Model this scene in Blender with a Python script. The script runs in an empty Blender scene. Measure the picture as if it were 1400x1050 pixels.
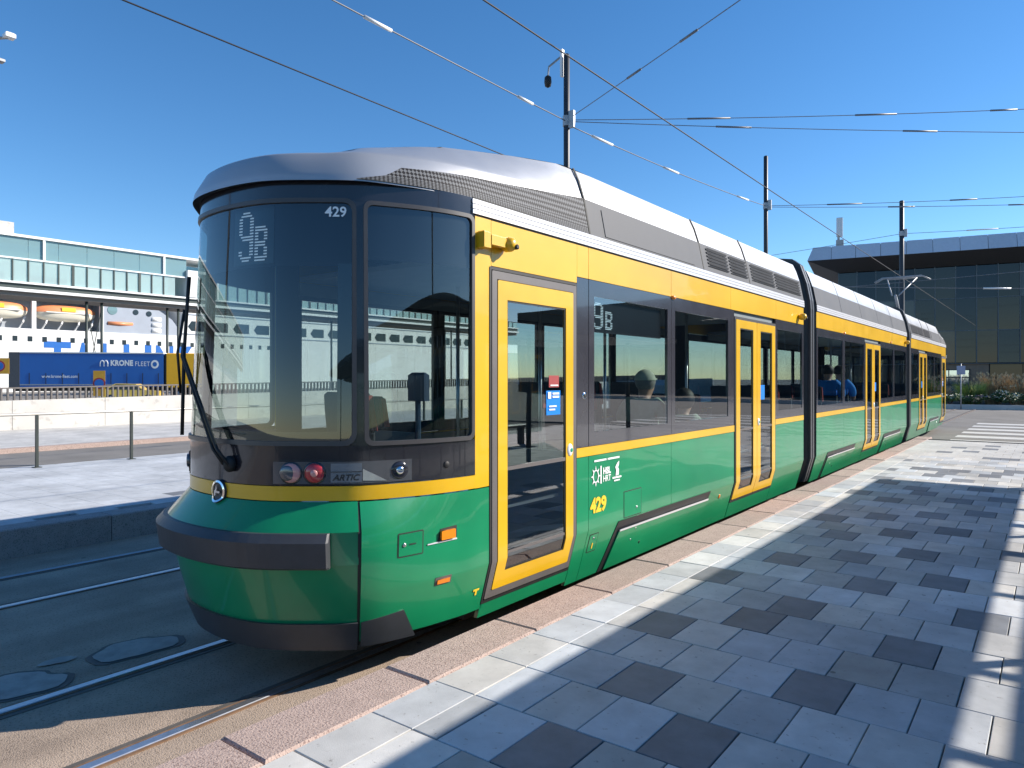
import bpy, math, random
from mathutils import Vector
random.seed(7)
R = math.radians
scene = bpy.context.scene
COL = scene.collection

# ---------------------------------------------------------------- camera, sky, sun, exposure
cam = bpy.data.cameras.new('camera')
cam.sensor_width = 36.0
cam.lens = 36.0 * 971 / 1400
cam.shift_y = -8 / 1400
cam.clip_start = 0.05
cam.clip_end = 3000
camo = bpy.data.objects.new('camera', cam)
COL.objects.link(camo)
camo.location = (0, 0, 1.88)
camo.rotation_euler = (R(90), 0, R(37.3))
scene.camera = camo

SUN_EL = R(29)
SUN_DIR = Vector((-0.70 * math.cos(SUN_EL), -0.714 * math.cos(SUN_EL), -math.sin(SUN_EL))).normalized()
world = bpy.data.worlds.new('World')
scene.world = world
world.use_nodes = True
wn, wl = world.node_tree.nodes, world.node_tree.links
bg = wn['Background']
sky = wn.new('ShaderNodeTexSky')
sky.sky_type = 'NISHITA'
sky.sun_disc = False
sky.sun_elevation = SUN_EL
sky.sun_rotation = math.atan2(-SUN_DIR.x, -SUN_DIR.y)
sky.altitude = 0
sky.air_density = 0.85
sky.dust_density = 0.05
sky.ozone_density = 2.8
hs = wn.new('ShaderNodeHueSaturation')
hs.inputs['Saturation'].default_value = 1.24
wl.new(sky.outputs[0], hs.inputs['Color'])
wl.new(hs.outputs[0], bg.inputs[0])
bg.inputs[1].default_value = 0.115
sun = bpy.data.lights.new('sun', 'SUN')
sun.energy = 4.9
sun.angle = R(0.5)
sun.color = (1.0, 0.92, 0.82)
suno = bpy.data.objects.new('sun', sun)
COL.objects.link(suno)
suno.rotation_euler = SUN_DIR.to_track_quat('-Z', 'Y').to_euler()
suno.location = (30, 30, 40)
scene.view_settings.view_transform = 'Standard'
scene.view_settings.look = 'None'
scene.view_settings.gamma = 1
scene.view_settings.use_curve_mapping = False
scene.view_settings.exposure = 0.7
scene.cycles.max_bounces = 10
scene.cycles.transparent_max_bounces = 24
scene.cycles.glossy_bounces = 5
scene.cycles.caustics_reflective = True
scene.cycles.sample_clamp_indirect = 6

# ---------------------------------------------------------------- materials
def new_mat(name):
    m = bpy.data.materials.new(name)
    m.use_nodes = True
    nt = m.node_tree
    return m, nt.nodes, nt.links, nt.nodes['Principled BSDF']

def mat(name, col, rough=0.5, metal=0.0, var=0.12, scale=6.0, bump=0.0, bscale=60.0, coat=0.0, rnd=0.0,
        speck=None, emit=0.0, spec=0.5, dirt=0.0, detail=6.0, wav=0.0, stain=None, spots=0.0, crack=0.0, col2=None):
    m, n, l, b = new_mat(name)
    b.inputs['Roughness'].default_value = rough
    b.inputs['Metallic'].default_value = metal
    b.inputs['Coat Weight'].default_value = coat
    b.inputs['Coat Roughness'].default_value = 0.04
    b.inputs['Specular IOR Level'].default_value = spec
    tc = n.new('ShaderNodeTexCoord')
    vec = tc.outputs['Object']
    oi = None
    if rnd > 0:
        oi = n.new('ShaderNodeObjectInfo')
        mu = n.new('ShaderNodeVectorMath'); mu.operation = 'SCALE'
        cx = n.new('ShaderNodeCombineXYZ')
        for k in range(3):
            l.new(oi.outputs['Random'], cx.inputs[k])
        l.new(cx.outputs[0], mu.inputs[0]); mu.inputs['Scale'].default_value = 37.0
        ad = n.new('ShaderNodeVectorMath'); ad.operation = 'ADD'
        l.new(vec, ad.inputs[0]); l.new(mu.outputs[0], ad.inputs[1])
        vec = ad.outputs[0]
    nz = n.new('ShaderNodeTexNoise')
    nz.inputs['Scale'].default_value = scale
    nz.inputs['Detail'].default_value = detail
    nz.inputs['Roughness'].default_value = 0.62
    l.new(vec, nz.inputs['Vector'])
    mr = n.new('ShaderNodeMapRange')
    mr.inputs['From Min'].default_value = 0.25; mr.inputs['From Max'].default_value = 0.75
    mr.inputs['To Min'].default_value = 1 - var; mr.inputs['To Max'].default_value = 1 + var
    l.new(nz.outputs['Fac'], mr.inputs['Value'])
    fac = mr.outputs[0]
    if rnd > 0:
        mr2 = n.new('ShaderNodeMapRange')
        mr2.inputs['To Min'].default_value = 1 - rnd; mr2.inputs['To Max'].default_value = 1 + rnd
        l.new(oi.outputs['Random'], mr2.inputs['Value'])
        mm = n.new('ShaderNodeMath'); mm.operation = 'MULTIPLY'
        l.new(fac, mm.inputs[0]); l.new(mr2.outputs[0], mm.inputs[1]); fac = mm.outputs[0]
    rgb = n.new('ShaderNodeRGB'); rgb.outputs[0].default_value = (*col, 1)
    out = rgb.outputs[0]
    if col2:       # stones from two batches
        q1 = n.new('ShaderNodeMath'); q1.operation = 'MULTIPLY'; q1.inputs[1].default_value = 7.31; l.new(oi.outputs['Random'], q1.inputs[0])
        q2 = n.new('ShaderNodeMath'); q2.operation = 'FRACT'; l.new(q1.outputs[0], q2.inputs[0])
        cm = n.new('ShaderNodeMix'); cm.data_type = 'RGBA'; l.new(q2.outputs[0], cm.inputs[0]); l.new(out, cm.inputs[6]); cm.inputs[7].default_value = (*col2, 1); out = cm.outputs[2]
    if speck:
        vz = n.new('ShaderNodeTexNoise'); vz.inputs['Scale'].default_value = speck[1]; vz.inputs['Detail'].default_value = 3
        l.new(vec, vz.inputs['Vector'])
        cr = n.new('ShaderNodeMapRange'); cr.inputs['From Min'].default_value = speck[2]; cr.inputs['From Max'].default_value = speck[2] + 0.08
        l.new(vz.outputs['Fac'], cr.inputs['Value'])
        mx = n.new('ShaderNodeMix'); mx.data_type = 'RGBA'
        l.new(cr.outputs[0], mx.inputs[0]); l.new(out, mx.inputs[6]); mx.inputs[7].default_value = (*speck[0], 1)
        out = mx.outputs[2]
    def mulfac(f2):
        q = n.new('ShaderNodeMath'); q.operation = 'MULTIPLY'
        l.new(fac, q.inputs[0]); l.new(f2, q.inputs[1]); return q.outputs[0]
    if stain or spots or crack:
        gp = n.new('ShaderNodeNewGeometry'); pos = gp.outputs['Position']
    if stain:      # (scale, low, high, stretch along the track): blotches running over the joints
        mp = n.new('ShaderNodeMapping'); l.new(pos, mp.inputs['Vector']); mp.inputs['Scale'].default_value = (1, stain[3], 1)
        sn = n.new('ShaderNodeTexNoise'); sn.inputs['Scale'].default_value = stain[0]; sn.inputs['Detail'].default_value = 5
        l.new(mp.outputs[0], sn.inputs['Vector'])
        sr = n.new('ShaderNodeMapRange'); sr.inputs['From Min'].default_value = .32; sr.inputs['From Max'].default_value = .68
        sr.inputs['To Min'].default_value = stain[1]; sr.inputs['To Max'].default_value = stain[2]
        l.new(sn.outputs['Fac'], sr.inputs['Value']); fac = mulfac(sr.outputs[0])
    if spots:      # chewing-gum and oil spots
        vo = n.new('ShaderNodeTexVoronoi'); vo.inputs['Scale'].default_value = spots; l.new(pos, vo.inputs['Vector'])
        wn_ = n.new('ShaderNodeTexWhiteNoise'); l.new(vo.outputs['Position'], wn_.inputs['Vector'])
        th = n.new('ShaderNodeMapRange'); th.inputs['From Min'].default_value = .55; th.inputs['From Max'].default_value = 1; th.inputs['To Min'].default_value = 0; th.inputs['To Max'].default_value = .075 ; th.clamp = True
        l.new(wn_.outputs['Value'], th.inputs['Value'])
        ls = n.new('ShaderNodeMath'); ls.operation = 'LESS_THAN'; l.new(vo.outputs['Distance'], ls.inputs[0]); l.new(th.outputs[0], ls.inputs[1])
        sd = n.new('ShaderNodeMapRange'); sd.inputs['To Min'].default_value = 1; sd.inputs['To Max'].default_value = .5; l.new(ls.outputs[0], sd.inputs['Value']); fac = mulfac(sd.outputs[0])
    if crack:
        dn = n.new('ShaderNodeTexNoise'); dn.inputs['Scale'].default_value = 3; l.new(pos, dn.inputs['Vector'])
        av = n.new('ShaderNodeVectorMath'); av.operation = 'MULTIPLY_ADD'; l.new(dn.outputs['Color'], av.inputs[0]); av.inputs[1].default_value = (.5, .5, .5); l.new(pos, av.inputs[2])
        vc = n.new('ShaderNodeTexVoronoi'); vc.feature = 'DISTANCE_TO_EDGE'; vc.inputs['Scale'].default_value = crack; l.new(av.outputs[0], vc.inputs['Vector'])
        cr2 = n.new('ShaderNodeMapRange'); cr2.inputs['From Min'].default_value = .004; cr2.inputs['From Max'].default_value = .012; cr2.inputs['To Min'].default_value = .45; cr2.inputs['To Max'].default_value = 1
        l.new(vc.outputs['Distance'], cr2.inputs['Value']); fac = mulfac(cr2.outputs[0])
    vm = n.new('ShaderNodeVectorMath'); vm.operation = 'SCALE'
    l.new(out, vm.inputs[0]); l.new(fac, vm.inputs['Scale'])
    l.new(vm.outputs[0], b.inputs['Base Color'])
    if dirt > 0:
        rr = n.new('ShaderNodeMapRange')
        rr.inputs['To Min'].default_value = max(0.0, rough - dirt); rr.inputs['To Max'].default_value = rough + dirt
        l.new(nz.outputs['Fac'], rr.inputs['Value']); l.new(rr.outputs[0], b.inputs['Roughness'])
    if bump > 0:
        bz = n.new('ShaderNodeTexNoise'); bz.inputs['Scale'].default_value = bscale; bz.inputs['Detail'].default_value = 4
        l.new(vec, bz.inputs['Vector'])
        bp = n.new('ShaderNodeBump'); bp.inputs['Strength'].default_value = bump; bp.inputs['Distance'].default_value = 0.01
        l.new(bz.outputs['Fac'], bp.inputs['Height']); l.new(bp.outputs[0], b.inputs['Normal'])
    if wav > 0:    # slight waviness of sheet metal
        bz = n.new('ShaderNodeTexNoise'); bz.inputs['Scale'].default_value = 1.6; bz.inputs['Detail'].default_value = 1.5
        l.new(vec, bz.inputs['Vector'])
        bp = n.new('ShaderNodeBump'); bp.inputs['Strength'].default_value = wav; bp.inputs['Distance'].default_value = 0.02
        l.new(bz.outputs['Fac'], bp.inputs['Height']); l.new(bp.outputs[0], b.inputs['Normal']); l.new(bp.outputs[0], b.inputs['Coat Normal'])
    if emit > 0:
        b.inputs['Emission Color'].default_value = (*col, 1)
        b.inputs['Emission Strength'].default_value = emit
    return m

def glass(name, tint, ior=1.5, dark=None, darkf=0.0, wav=0.0):
    m, n, l, b = new_mat(name)
    n.remove(b)
    o = n['Material Output']
    tr = n.new('ShaderNodeBsdfTransparent'); tr.inputs[0].default_value = (*tint, 1)
    gl = n.new('ShaderNodeBsdfGlossy'); gl.inputs['Roughness'].default_value = 0.0
    gl.inputs[0].default_value = (0.95, 0.97, 1.0, 1)
    fr = n.new('ShaderNodeFresnel')
    ge = n.new('ShaderNodeNewGeometry'); mi = n.new('ShaderNodeMapRange')
    mi.inputs['To Min'].default_value = ior; mi.inputs['To Max'].default_value = 1 / ior   # same reflectance from both faces of the thin pane
    l.new(ge.outputs['Backfacing'], mi.inputs['Value']); l.new(mi.outputs[0], fr.inputs[0])
    mx = n.new('ShaderNodeMixShader')
    base = tr.outputs[0]
    if dark:
        df = n.new('ShaderNodeBsdfDiffuse'); df.inputs[0].default_value = (*dark, 1)
        m2 = n.new('ShaderNodeMixShader'); m2.inputs[0].default_value = darkf
        l.new(base, m2.inputs[1]); l.new(df.outputs[0], m2.inputs[2]); base = m2.outputs[0]
    if wav > 0:
        tc = n.new('ShaderNodeTexCoord'); nz = n.new('ShaderNodeTexNoise'); nz.inputs['Scale'].default_value = 1.3
        nz.inputs['Detail'].default_value = 1
        l.new(tc.outputs['Object'], nz.inputs['Vector'])
        bp = n.new('ShaderNodeBump'); bp.inputs['Strength'].default_value = wav; bp.inputs['Distance'].default_value = 0.02
        l.new(nz.outputs['Fac'], bp.inputs['Height'])
        l.new(bp.outputs[0], gl.inputs['Normal'])
    l.new(fr.outputs[0], mx.inputs[0]); l.new(base, mx.inputs[1]); l.new(gl.outputs[0], mx.inputs[2])
    l.new(mx.outputs[0], o.inputs[0])
    return m

def uvmat(name, kind, c0, c1, rough, metal):
    """perforated sheet ('dots') or louvre ('lines') from the panel's own metre coordinates"""
    m, n, l, b = new_mat(name)
    uv = n.new('ShaderNodeUVMap'); uv.uv_map = 'UVMap'
    sp = n.new('ShaderNodeSeparateXYZ'); l.new(uv.outputs[0], sp.inputs[0])
    def wave(sock, per):
        mu = n.new('ShaderNodeMath'); mu.operation = 'MULTIPLY'; mu.inputs[1].default_value = 2 * math.pi / per
        l.new(sock, mu.inputs[0])
        si = n.new('ShaderNodeMath'); si.operation = 'SINE'; l.new(mu.outputs[0], si.inputs[0])
        return si.outputs[0]
    if kind == 'dots':
        a = wave(sp.outputs[0], 0.027); c = wave(sp.outputs[1], 0.027)
        ad = n.new('ShaderNodeMath'); ad.operation = 'ADD'; l.new(a, ad.inputs[0]); l.new(c, ad.inputs[1]); h = ad.outputs[0]
        lo, hi = -0.2, 0.2
    else:
        h = wave(sp.outputs[1], 0.042); lo, hi = -0.3, 0.5
    mr = n.new('ShaderNodeMapRange'); mr.inputs['From Min'].default_value = lo; mr.inputs['From Max'].default_value = hi
    l.new(h, mr.inputs['Value'])
    mx = n.new('ShaderNodeMix'); mx.data_type = 'RGBA'
    l.new(mr.outputs[0], mx.inputs[0]); mx.inputs[6].default_value = (*c0, 1); mx.inputs[7].default_value = (*c1, 1)
    l.new(mx.outputs[2], b.inputs['Base Color'])
    b.inputs['Roughness'].default_value = rough; b.inputs['Metallic'].default_value = metal
    b.inputs['Specular IOR Level'].default_value = 0.15
    bp = n.new('ShaderNodeBump'); bp.inputs['Strength'].default_value = 0.5; bp.inputs['Distance'].default_value = 0.004
    l.new(mr.outputs[0], bp.inputs['Height']); l.new(bp.outputs[0], b.inputs['Normal'])
    return m

M = {}
M['green'] = mat('green_paint', (0.005, 0.235, 0.095), 0.32, var=0.07, scale=2.5, coat=0.55, dirt=0.09, wav=0.28, stain=(2.2, .86, 1.06, .35))
M['yellow'] = mat('yellow_paint', (0.74, 0.425, 0.008), 0.34, var=0.05, scale=2.5, coat=0.4, dirt=0.08, wav=0.20, stain=(2.2, .90, 1.04, .35))
M['silver'] = mat('silver_paint', (0.42, 0.43, 0.45), 0.36, metal=0.45, var=0.05, scale=2, coat=0.2, dirt=0.05)
M['rail_white'] = mat('white_rail', (0.72, 0.72, 0.74), 0.35, metal=0.2, var=0.04, coat=0.2)
M['clad'] = uvmat('perforated_grey', 'dots', (0.018, 0.018, 0.02), (0.17, 0.173, 0.18), 0.6, 0.0)
M['cladsolid'] = mat('grey_cladding', (0.105, 0.108, 0.115), 0.55, metal=0.0, var=0.12, scale=3, dirt=0.1, spec=0.15)
M['louvre'] = uvmat('louvre_grey', 'lines', (0.10, 0.105, 0.115), (0.26, 0.27, 0.29), 0.5, 0.2)
M['mask'] = mat('glossy_black_mask', (0.018, 0.018, 0.024), 0.18, var=0.1, coat=0.5, dirt=0.05)
M['pillar'] = mat('smoked_pillar_panel', (0.045, 0.045, 0.055), 0.16, var=0.15, scale=3, coat=0.6, dirt=0.06)
M['seal'] = mat('grey_brown_seal', (0.12, 0.108, 0.105), 0.5, var=0.1)
M['bumper'] = mat('charcoal_plastic', (0.046, 0.049, 0.056), 0.42, var=0.14, scale=8, bump=0.08, bscale=300)
M['winseal'] = mat('dark_window_frame', (0.055, 0.052, 0.054), 0.4, var=0.1)
M['rubber'] = mat('black_rubber', (0.012, 0.012, 0.013), 0.6, var=0.2)
M['bellows'] = mat('bellows_rubber', (0.030, 0.031, 0.034), 0.5, var=0.3, scale=5)
M['dark'] = mat('dark_underframe', (0.02, 0.02, 0.022), 0.7, var=0.3)
M['joint'] = mat('panel_joint', (0.02, 0.022, 0.02), 0.7, var=0.1)
M['wglass'] = glass('windscreen_glass', (0.53, 0.61, 0.60), 1.8)
M['sglass'] = glass('tinted_side_glass', (0.64, 0.72, 0.72), 2.5, wav=0.04)
M['chrome'] = mat('chrome', (0.75, 0.76, 0.78), 0.12, metal=1.0, var=0.05)
M['lampgrey'] = mat('lamp_reflector', (0.26, 0.28, 0.32), 0.22, metal=0.6, var=0.1)
M['red'] = mat('red_lens', (0.42, 0.03, 0.04), 0.15, var=0.15, coat=0.6)
M['pink'] = mat('pale_red_lens', (0.62, 0.28, 0.26), 0.15, var=0.15, coat=0.6)
M['orange'] = mat('orange_lens', (0.85, 0.24, 0.01), 0.2, var=0.1, coat=0.6)
M['white'] = mat('white_print', (0.82, 0.84, 0.84), 0.45, var=0.03)
M['blackprint'] = mat('black_print', (0.02, 0.02, 0.022), 0.4, var=0.05)
M['led'] = mat('led_display', (0.7, 0.8, 0.95), 0.5, var=0.02, emit=0.22)
M['yprint'] = mat('yellow_print', (0.85, 0.55, 0.03), 0.45, var=0.03)
M['orangepr'] = mat('orange_print', (0.80, 0.27, 0.02), 0.45, var=0.03)
M['bluest'] = mat('blue_sticker', (0.01, 0.22, 0.72), 0.35, var=0.03)
M['seat'] = mat('grey_seat_cloth', (0.045, 0.05, 0.058), 0.85, var=0.2, scale=30)
M['seatred'] = mat('red_seat_trim', (0.33, 0.04, 0.04), 0.7, var=0.1)
M['intgrey'] = mat('interior_grey', (0.17, 0.20, 0.21), 0.6, var=0.08)
M['intfloor'] = mat('interior_floor', (0.10, 0.10, 0.11), 0.7, var=0.2, speck=((0.2, 0.2, 0.2), 150, 0.62))
M['intceil'] = mat('interior_ceiling', (0.40, 0.42, 0.42), 0.6, var=0.05)
M['steel'] = mat('brushed_steel', (0.55, 0.55, 0.55), 0.3, metal=0.9, var=0.1)
M['galv'] = mat('galvanised_steel', (0.36, 0.37, 0.38), 0.5, metal=0.5, var=0.2, scale=12)
M['mast'] = mat('dark_mast_paint', (0.022, 0.026, 0.034), 0.45, var=0.2, scale=3)
M['wire'] = mat('wire_black', (0.02, 0.02, 0.022), 0.6, var=0.1)
M['wireg'] = mat('wire_grey', (0.16, 0.17, 0.19), 0.5, var=0.1)
M['insul'] = mat('insulator_white', (0.72, 0.73, 0.74), 0.4, var=0.05)
M['slab'] = mat('light_slab', (0.55, 0.53, 0.49), 0.72, var=0.16, scale=5, bump=0.15, bscale=220, rnd=0.22, speck=((0.30, 0.29, 0.28), 34, 0.66), spec=0.35, col2=(0.47, 0.50, 0.53), stain=(1.3, .80, 1.10, .8), spots=5.0)
M['slabd'] = mat('dark_slab', (0.18, 0.19, 0.205), 0.66, var=0.2, scale=5, bump=0.15, bscale=220, rnd=0.16, speck=((0.2, 0.2, 0.2), 40, 0.66), spec=0.4, stain=(1.3, .82, 1.12, .8), spots=5.0)
M['granite'] = mat('red_granite', (0.43, 0.33, 0.285), 0.8, var=0.12, scale=10, bump=0.55, bscale=110, rnd=0.06, speck=((0.24, 0.17, 0.15), 95, 0.54), spec=0.3)
M['granited'] = mat('grey_granite', (0.30, 0.29, 0.29), 0.8, var=0.15, scale=10, bump=0.4, bscale=110, rnd=0.08, speck=((0.16, 0.16, 0.16), 90, 0.56), spec=0.3)
M['bed'] = mat('joint_sand', (0.045, 0.043, 0.04), 0.95, var=0.3, scale=20)
M['asphalt'] = mat('worn_asphalt', (0.40, 0.315, 0.245), 0.86, var=0.24, scale=1.6, bump=0.7, bscale=120, speck=((0.27, 0.21, 0.16), 60, 0.56), spec=0.3, stain=(2.4, .78, 1.10, .18), spots=3.0)
M['asphaltd'] = mat('dark_asphalt', (0.20, 0.19, 0.175), 0.88, var=0.2, scale=0.8, bump=0.5, bscale=110, speck=((0.2, 0.19, 0.18), 75, 0.60), spec=0.3)
M['patch'] = mat('concrete_patch', (0.36, 0.33, 0.30), 0.8, var=0.3, scale=7, bump=0.3, bscale=60)
M['patchedge'] = mat('tar_edge', (0.10, 0.09, 0.08), 0.7, var=0.3)
M['ground'] = mat('yard_asphalt', (0.21, 0.20, 0.19), 0.9, var=0.2, scale=0.15, speck=((0.27, 0.26, 0.25), 12, 0.6), spec=0.25)
M['railtop'] = mat('polished_rail', (0.50, 0.52, 0.56), 0.28, metal=0.85, var=0.15, scale=20)
M['railside'] = mat('rusty_rail', (0.22, 0.13, 0.075), 0.75, metal=0.2, var=0.3, scale=14)
M['concrete'] = mat('pale_concrete', (0.52, 0.50, 0.46), 0.85, var=0.14, scale=0.9, bump=0.15, bscale=40, speck=((0.42, 0.40, 0.37), 3.5, 0.6))
M['paint'] = mat('road_paint', (0.55, 0.54, 0.51), 0.75, var=0.14, scale=3, speck=((0.32, 0.31, 0.3), 9, 0.66))
M['handrail'] = mat('dark_green_steel', (0.045, 0.055, 0.05), 0.45, metal=0.3, var=0.15)
M['railtube'] = mat('pale_handrail', (0.55, 0.52, 0.46), 0.35, metal=0.5, var=0.1)
M['skin'] = mat('skin', (0.50, 0.30, 0.22), 0.55, var=0.08, scale=12)
# ---------------------------------------------------------------- mesh helpers
def put(name, verts, faces, material, parent=None, smooth=False, uvs=None, mats=None, midx=None):
    me = bpy.data.meshes.new(name)
    me.from_pydata([tuple(v) for v in verts], [], faces)
    if uvs is not None:
        lay = me.uv_layers.new(name='UVMap')
        for lp in me.loops:
            lay.data[lp.index].uv = uvs[lp.vertex_index]
    for mm in (mats or [material]):
        me.materials.append(M[mm] if isinstance(mm, str) else mm)
    if midx:
        for p, i in zip(me.polygons, midx):
            p.material_index = i
    if smooth:
        for p in me.polygons:
            p.use_smooth = True
    me.update()
    o = bpy.data.objects.new(name, me)
    COL.objects.link(o)
    if parent is not None:
        o.parent = parent
    return o

def link_copy(src, name, parent=None, loc=(0, 0, 0), rot=(0, 0, 0), scale=(1, 1, 1), material=None):
    o = bpy.data.objects.new(name, src.data)
    COL.objects.link(o)
    o.parent = parent
    o.location = loc; o.rotation_euler = rot; o.scale = scale
    if material:
        o.material_slots[0].link = 'OBJECT'
        o.material_slots[0].material = M[material]
    return o

def tag(o, label=None, cat=None, group=None, kind=None):
    if label: o['label'] = label
    if cat: o['category'] = cat
    if group: o['group'] = group
    if kind: o['kind'] = kind
    return o

def empty(name, loc=(0, 0, 0), rz=0.0, label=None, cat=None, group=None, parent=None):
    o = bpy.data.objects.new(name, None)
    COL.objects.link(o)
    o.location = loc; o.rotation_euler = (0, 0, rz); o.parent = parent
    o.empty_display_size = 0.2
    return tag(o, label, cat, group)

class MB:
    def __init__(s):
        s.v = []; s.f = []; s.m = []
    def add(s, verts, faces, mi=0):
        k = len(s.v)
        s.v += [tuple(v) for v in verts]
        s.f += [tuple(i + k for i in f) for f in faces]
        s.m += [mi] * len(faces)
        return s
    def box(s, x0, x1, y0, y1, z0, z1, ch=0.0, mi=0):
        if ch <= 0:
            v = [(x, y, z) for z in (z0, z1) for x, y in ((x0, y0), (x1, y0), (x1, y1), (x0, y1))]
            f = [(3, 2, 1, 0), (4, 5, 6, 7), (0, 1, 5, 4), (1, 2, 6, 5), (2, 3, 7, 6), (3, 0, 4, 7)]
        else:   # chamfered top
            v = [(x, y, z0) for x, y in ((x0, y0), (x1, y0), (x1, y1), (x0, y1))]
            v += [(x, y, z1 - ch) for x, y in ((x0, y0), (x1, y0), (x1, y1), (x0, y1))]
            a, b, c, d = x0 + ch, x1 - ch, y0 + ch, y1 - ch
            v += [(x, y, z1) for x, y in ((a, c), (b, c), (b, d), (a, d))]
            f = [(3, 2, 1, 0), (8, 9, 10, 11)]
            for o in (0, 4):
                for i in range(4):
                    j = (i + 1) % 4
                    f.append((o + i, o + j, o + 4 + j, o + 4 + i))
        return s.add(v, f, mi)
    def tube(s, pts, r, n=8, mi=0, cap=True, r2=None):
        pts = [Vector(p) for p in pts]
        rings = []
        up = Vector((0, 0, 1))
        for i, p in enumerate(pts):
            t = (pts[min(i + 1, len(pts) - 1)] - pts[max(i - 1, 0)]).normalized()
            a = t.cross(up)
            if a.length < 1e-3: a = t.cross(Vector((1, 0, 0)))
            a.normalize(); b = t.cross(a)
            rr = r if r2 is None else r + (r2 - r) * i / (len(pts) - 1)
            rings.append([p + (a * math.cos(k * 2 * math.pi / n) + b * math.sin(k * 2 * math.pi / n)) * rr for k in range(n)])
        v = [q for rg in rings for q in rg]; f = []
        for i in range(len(rings) - 1):
            for k in range(n):
                k2 = (k + 1) % n
                f.append((i * n + k, i * n + k2, (i + 1) * n + k2, (i + 1) * n + k))
        if cap:
            f.append(tuple(reversed(range(n)))); f.append(tuple((len(rings) - 1) * n + k for k in range(n)))
        return s.add(v, f, mi)
    def lathe(s, prof, cen, axis='z', n=20, mi=0):
        """prof: (radius, along axis)"""
        v = []; f = []
        for r, h in prof:
            for k in range(n):
                a = k * 2 * math.pi / n; c, d = r * math.cos(a), r * math.sin(a)
                p = {'z': (c, d, h), 'x': (h, c, d), 'y': (d, h, c)}[axis]
                v.append((cen[0] + p[0], cen[1] + p[1], cen[2] + p[2]))
        for i in range(len(prof) - 1):
            for k in range(n):
                k2 = (k + 1) % n
                f.append((i * n + k, i * n + k2, (i + 1) * n + k2, (i + 1) * n + k))
        f.append(tuple(reversed(range(n)))); f.append(tuple((len(prof) - 1) * n + k for k in range(n)))
        return s.add(v, f, mi)
    def prism(s, poly, lo, hi, axis='y', mi=0):
        """extrude a 2D polygon; axis y: poly in (x, z); axis x: poly in (y, z); axis z: poly in (x, y)"""
        def p(a, b, h):
            return {'y': (a, h, b), 'x': (h, a, b), 'z': (a, b, h)}[axis]
        n = len(poly)
        v = [p(a, b, lo) for a, b in poly] + [p(a, b, hi) for a, b in poly]
        f = [tuple(range(n)), tuple(reversed(range(n, 2 * n)))]
        for i in range(n):
            j = (i + 1) % n
            f.append((i, n + i, n + j, j))
        return s.add(v, f, mi)
    def build(s, name, material=None, parent=None, smooth=False, mats=None, fix=False):
        o = put(name, s.v, s.f, material, parent, smooth, mats=mats, midx=s.m if mats else None)
        if fix:
            import bmesh
            bm = bmesh.new(); bm.from_mesh(o.data); bmesh.ops.recalc_face_normals(bm, faces=bm.faces[:])
            bm.to_mesh(o.data); bm.free()
        return o

def box(name, x0, x1, y0, y1, z0, z1, material, parent=None, ch=0.0):
    return MB().box(x0, x1, y0, y1, z0, z1, ch).build(name, material, parent)

_tc = {}
def text2d(s, size, bold=0.0, spacing=1.0, shear=0.0):
    """flat text as 2D verts and faces, left-bottom at the origin"""
    key = (s, size, bold, spacing, shear)
    if key in _tc: return _tc[key]
    cu = bpy.data.curves.new('lettering', 'FONT')
    cu.body = s; cu.size = size; cu.offset = bold * size; cu.space_character = spacing; cu.shear = shear
    cu.resolution_u = 3; cu.fill_mode = 'FRONT'
    o = bpy.data.objects.new('lettering', cu)
    COL.objects.link(o)
    dg = bpy.context.evaluated_depsgraph_get()
    me = bpy.data.meshes.new_from_object(o.evaluated_get(dg))
    v = [(a.co.x, a.co.y) for a in me.vertices]; f = [tuple(p.vertices) for p in me.polygons]
    mx, my = min(a for a, b in v), min(b for a, b in v)
    v = [(a - mx, b - my) for a, b in v]
    bpy.data.objects.remove(o); bpy.data.curves.remove(cu); bpy.data.meshes.remove(me)
    _tc[key] = (v, f)
    return v, f

# ---------------------------------------------------------------- the setting
def structure(o):
    o['kind'] = 'structure'
    return o
structure(box('ground', -700, 700, -500, 900, -0.5, -0.012, 'ground'))
structure(box('track_road', -8.66, -2.96, -60, 21.6, -0.4, 0.0, 'asphalt'))
structure(box('cross_road', -60, 60, 21.6, 48.0, -0.4, -0.002, 'asphaltd'))
structure(box('lane_road', -20.9, -14.6, -60, 21.6, -0.4, 0.0, 'asphaltd'))
# asphalt patches
def blob(name, cx, cy, rx, ry, z, material, parent, seed):
    rn = random.Random(seed); n = 26; v = [(cx, cy, z)]; ph = [rn.uniform(0, 6.28) for _ in range(4)]
    for k in range(n):
        a = 2 * math.pi * k / n
        q = 1 + 0.14 * math.sin(2 * a + ph[0]) + 0.09 * math.sin(3 * a + ph[1]) + 0.05 * math.sin(7 * a + ph[2])
        v.append((cx + rx * q * math.cos(a), cy + ry * q * math.sin(a), z))
    return put(name, v, [(0, 1 + k, 1 + (k + 1) % n) for k in range(n)], material, parent)
road = bpy.data.objects['track_road']
for i, (cx, cy, rx, ry) in enumerate([(-5.07, 2.34, 0.19, 0.24), (-5.02, 1.62, 0.19, 0.25), (-5.25, 1.92, 0.06, 0.10)]):
    if i < 2: blob('tar_edge', cx, cy, rx + 0.03, ry + 0.04, 0.004, 'patchedge', road, i)
    blob('asphalt_patch', cx, cy, rx, ry, 0.008, 'patch', road, i)

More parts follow.
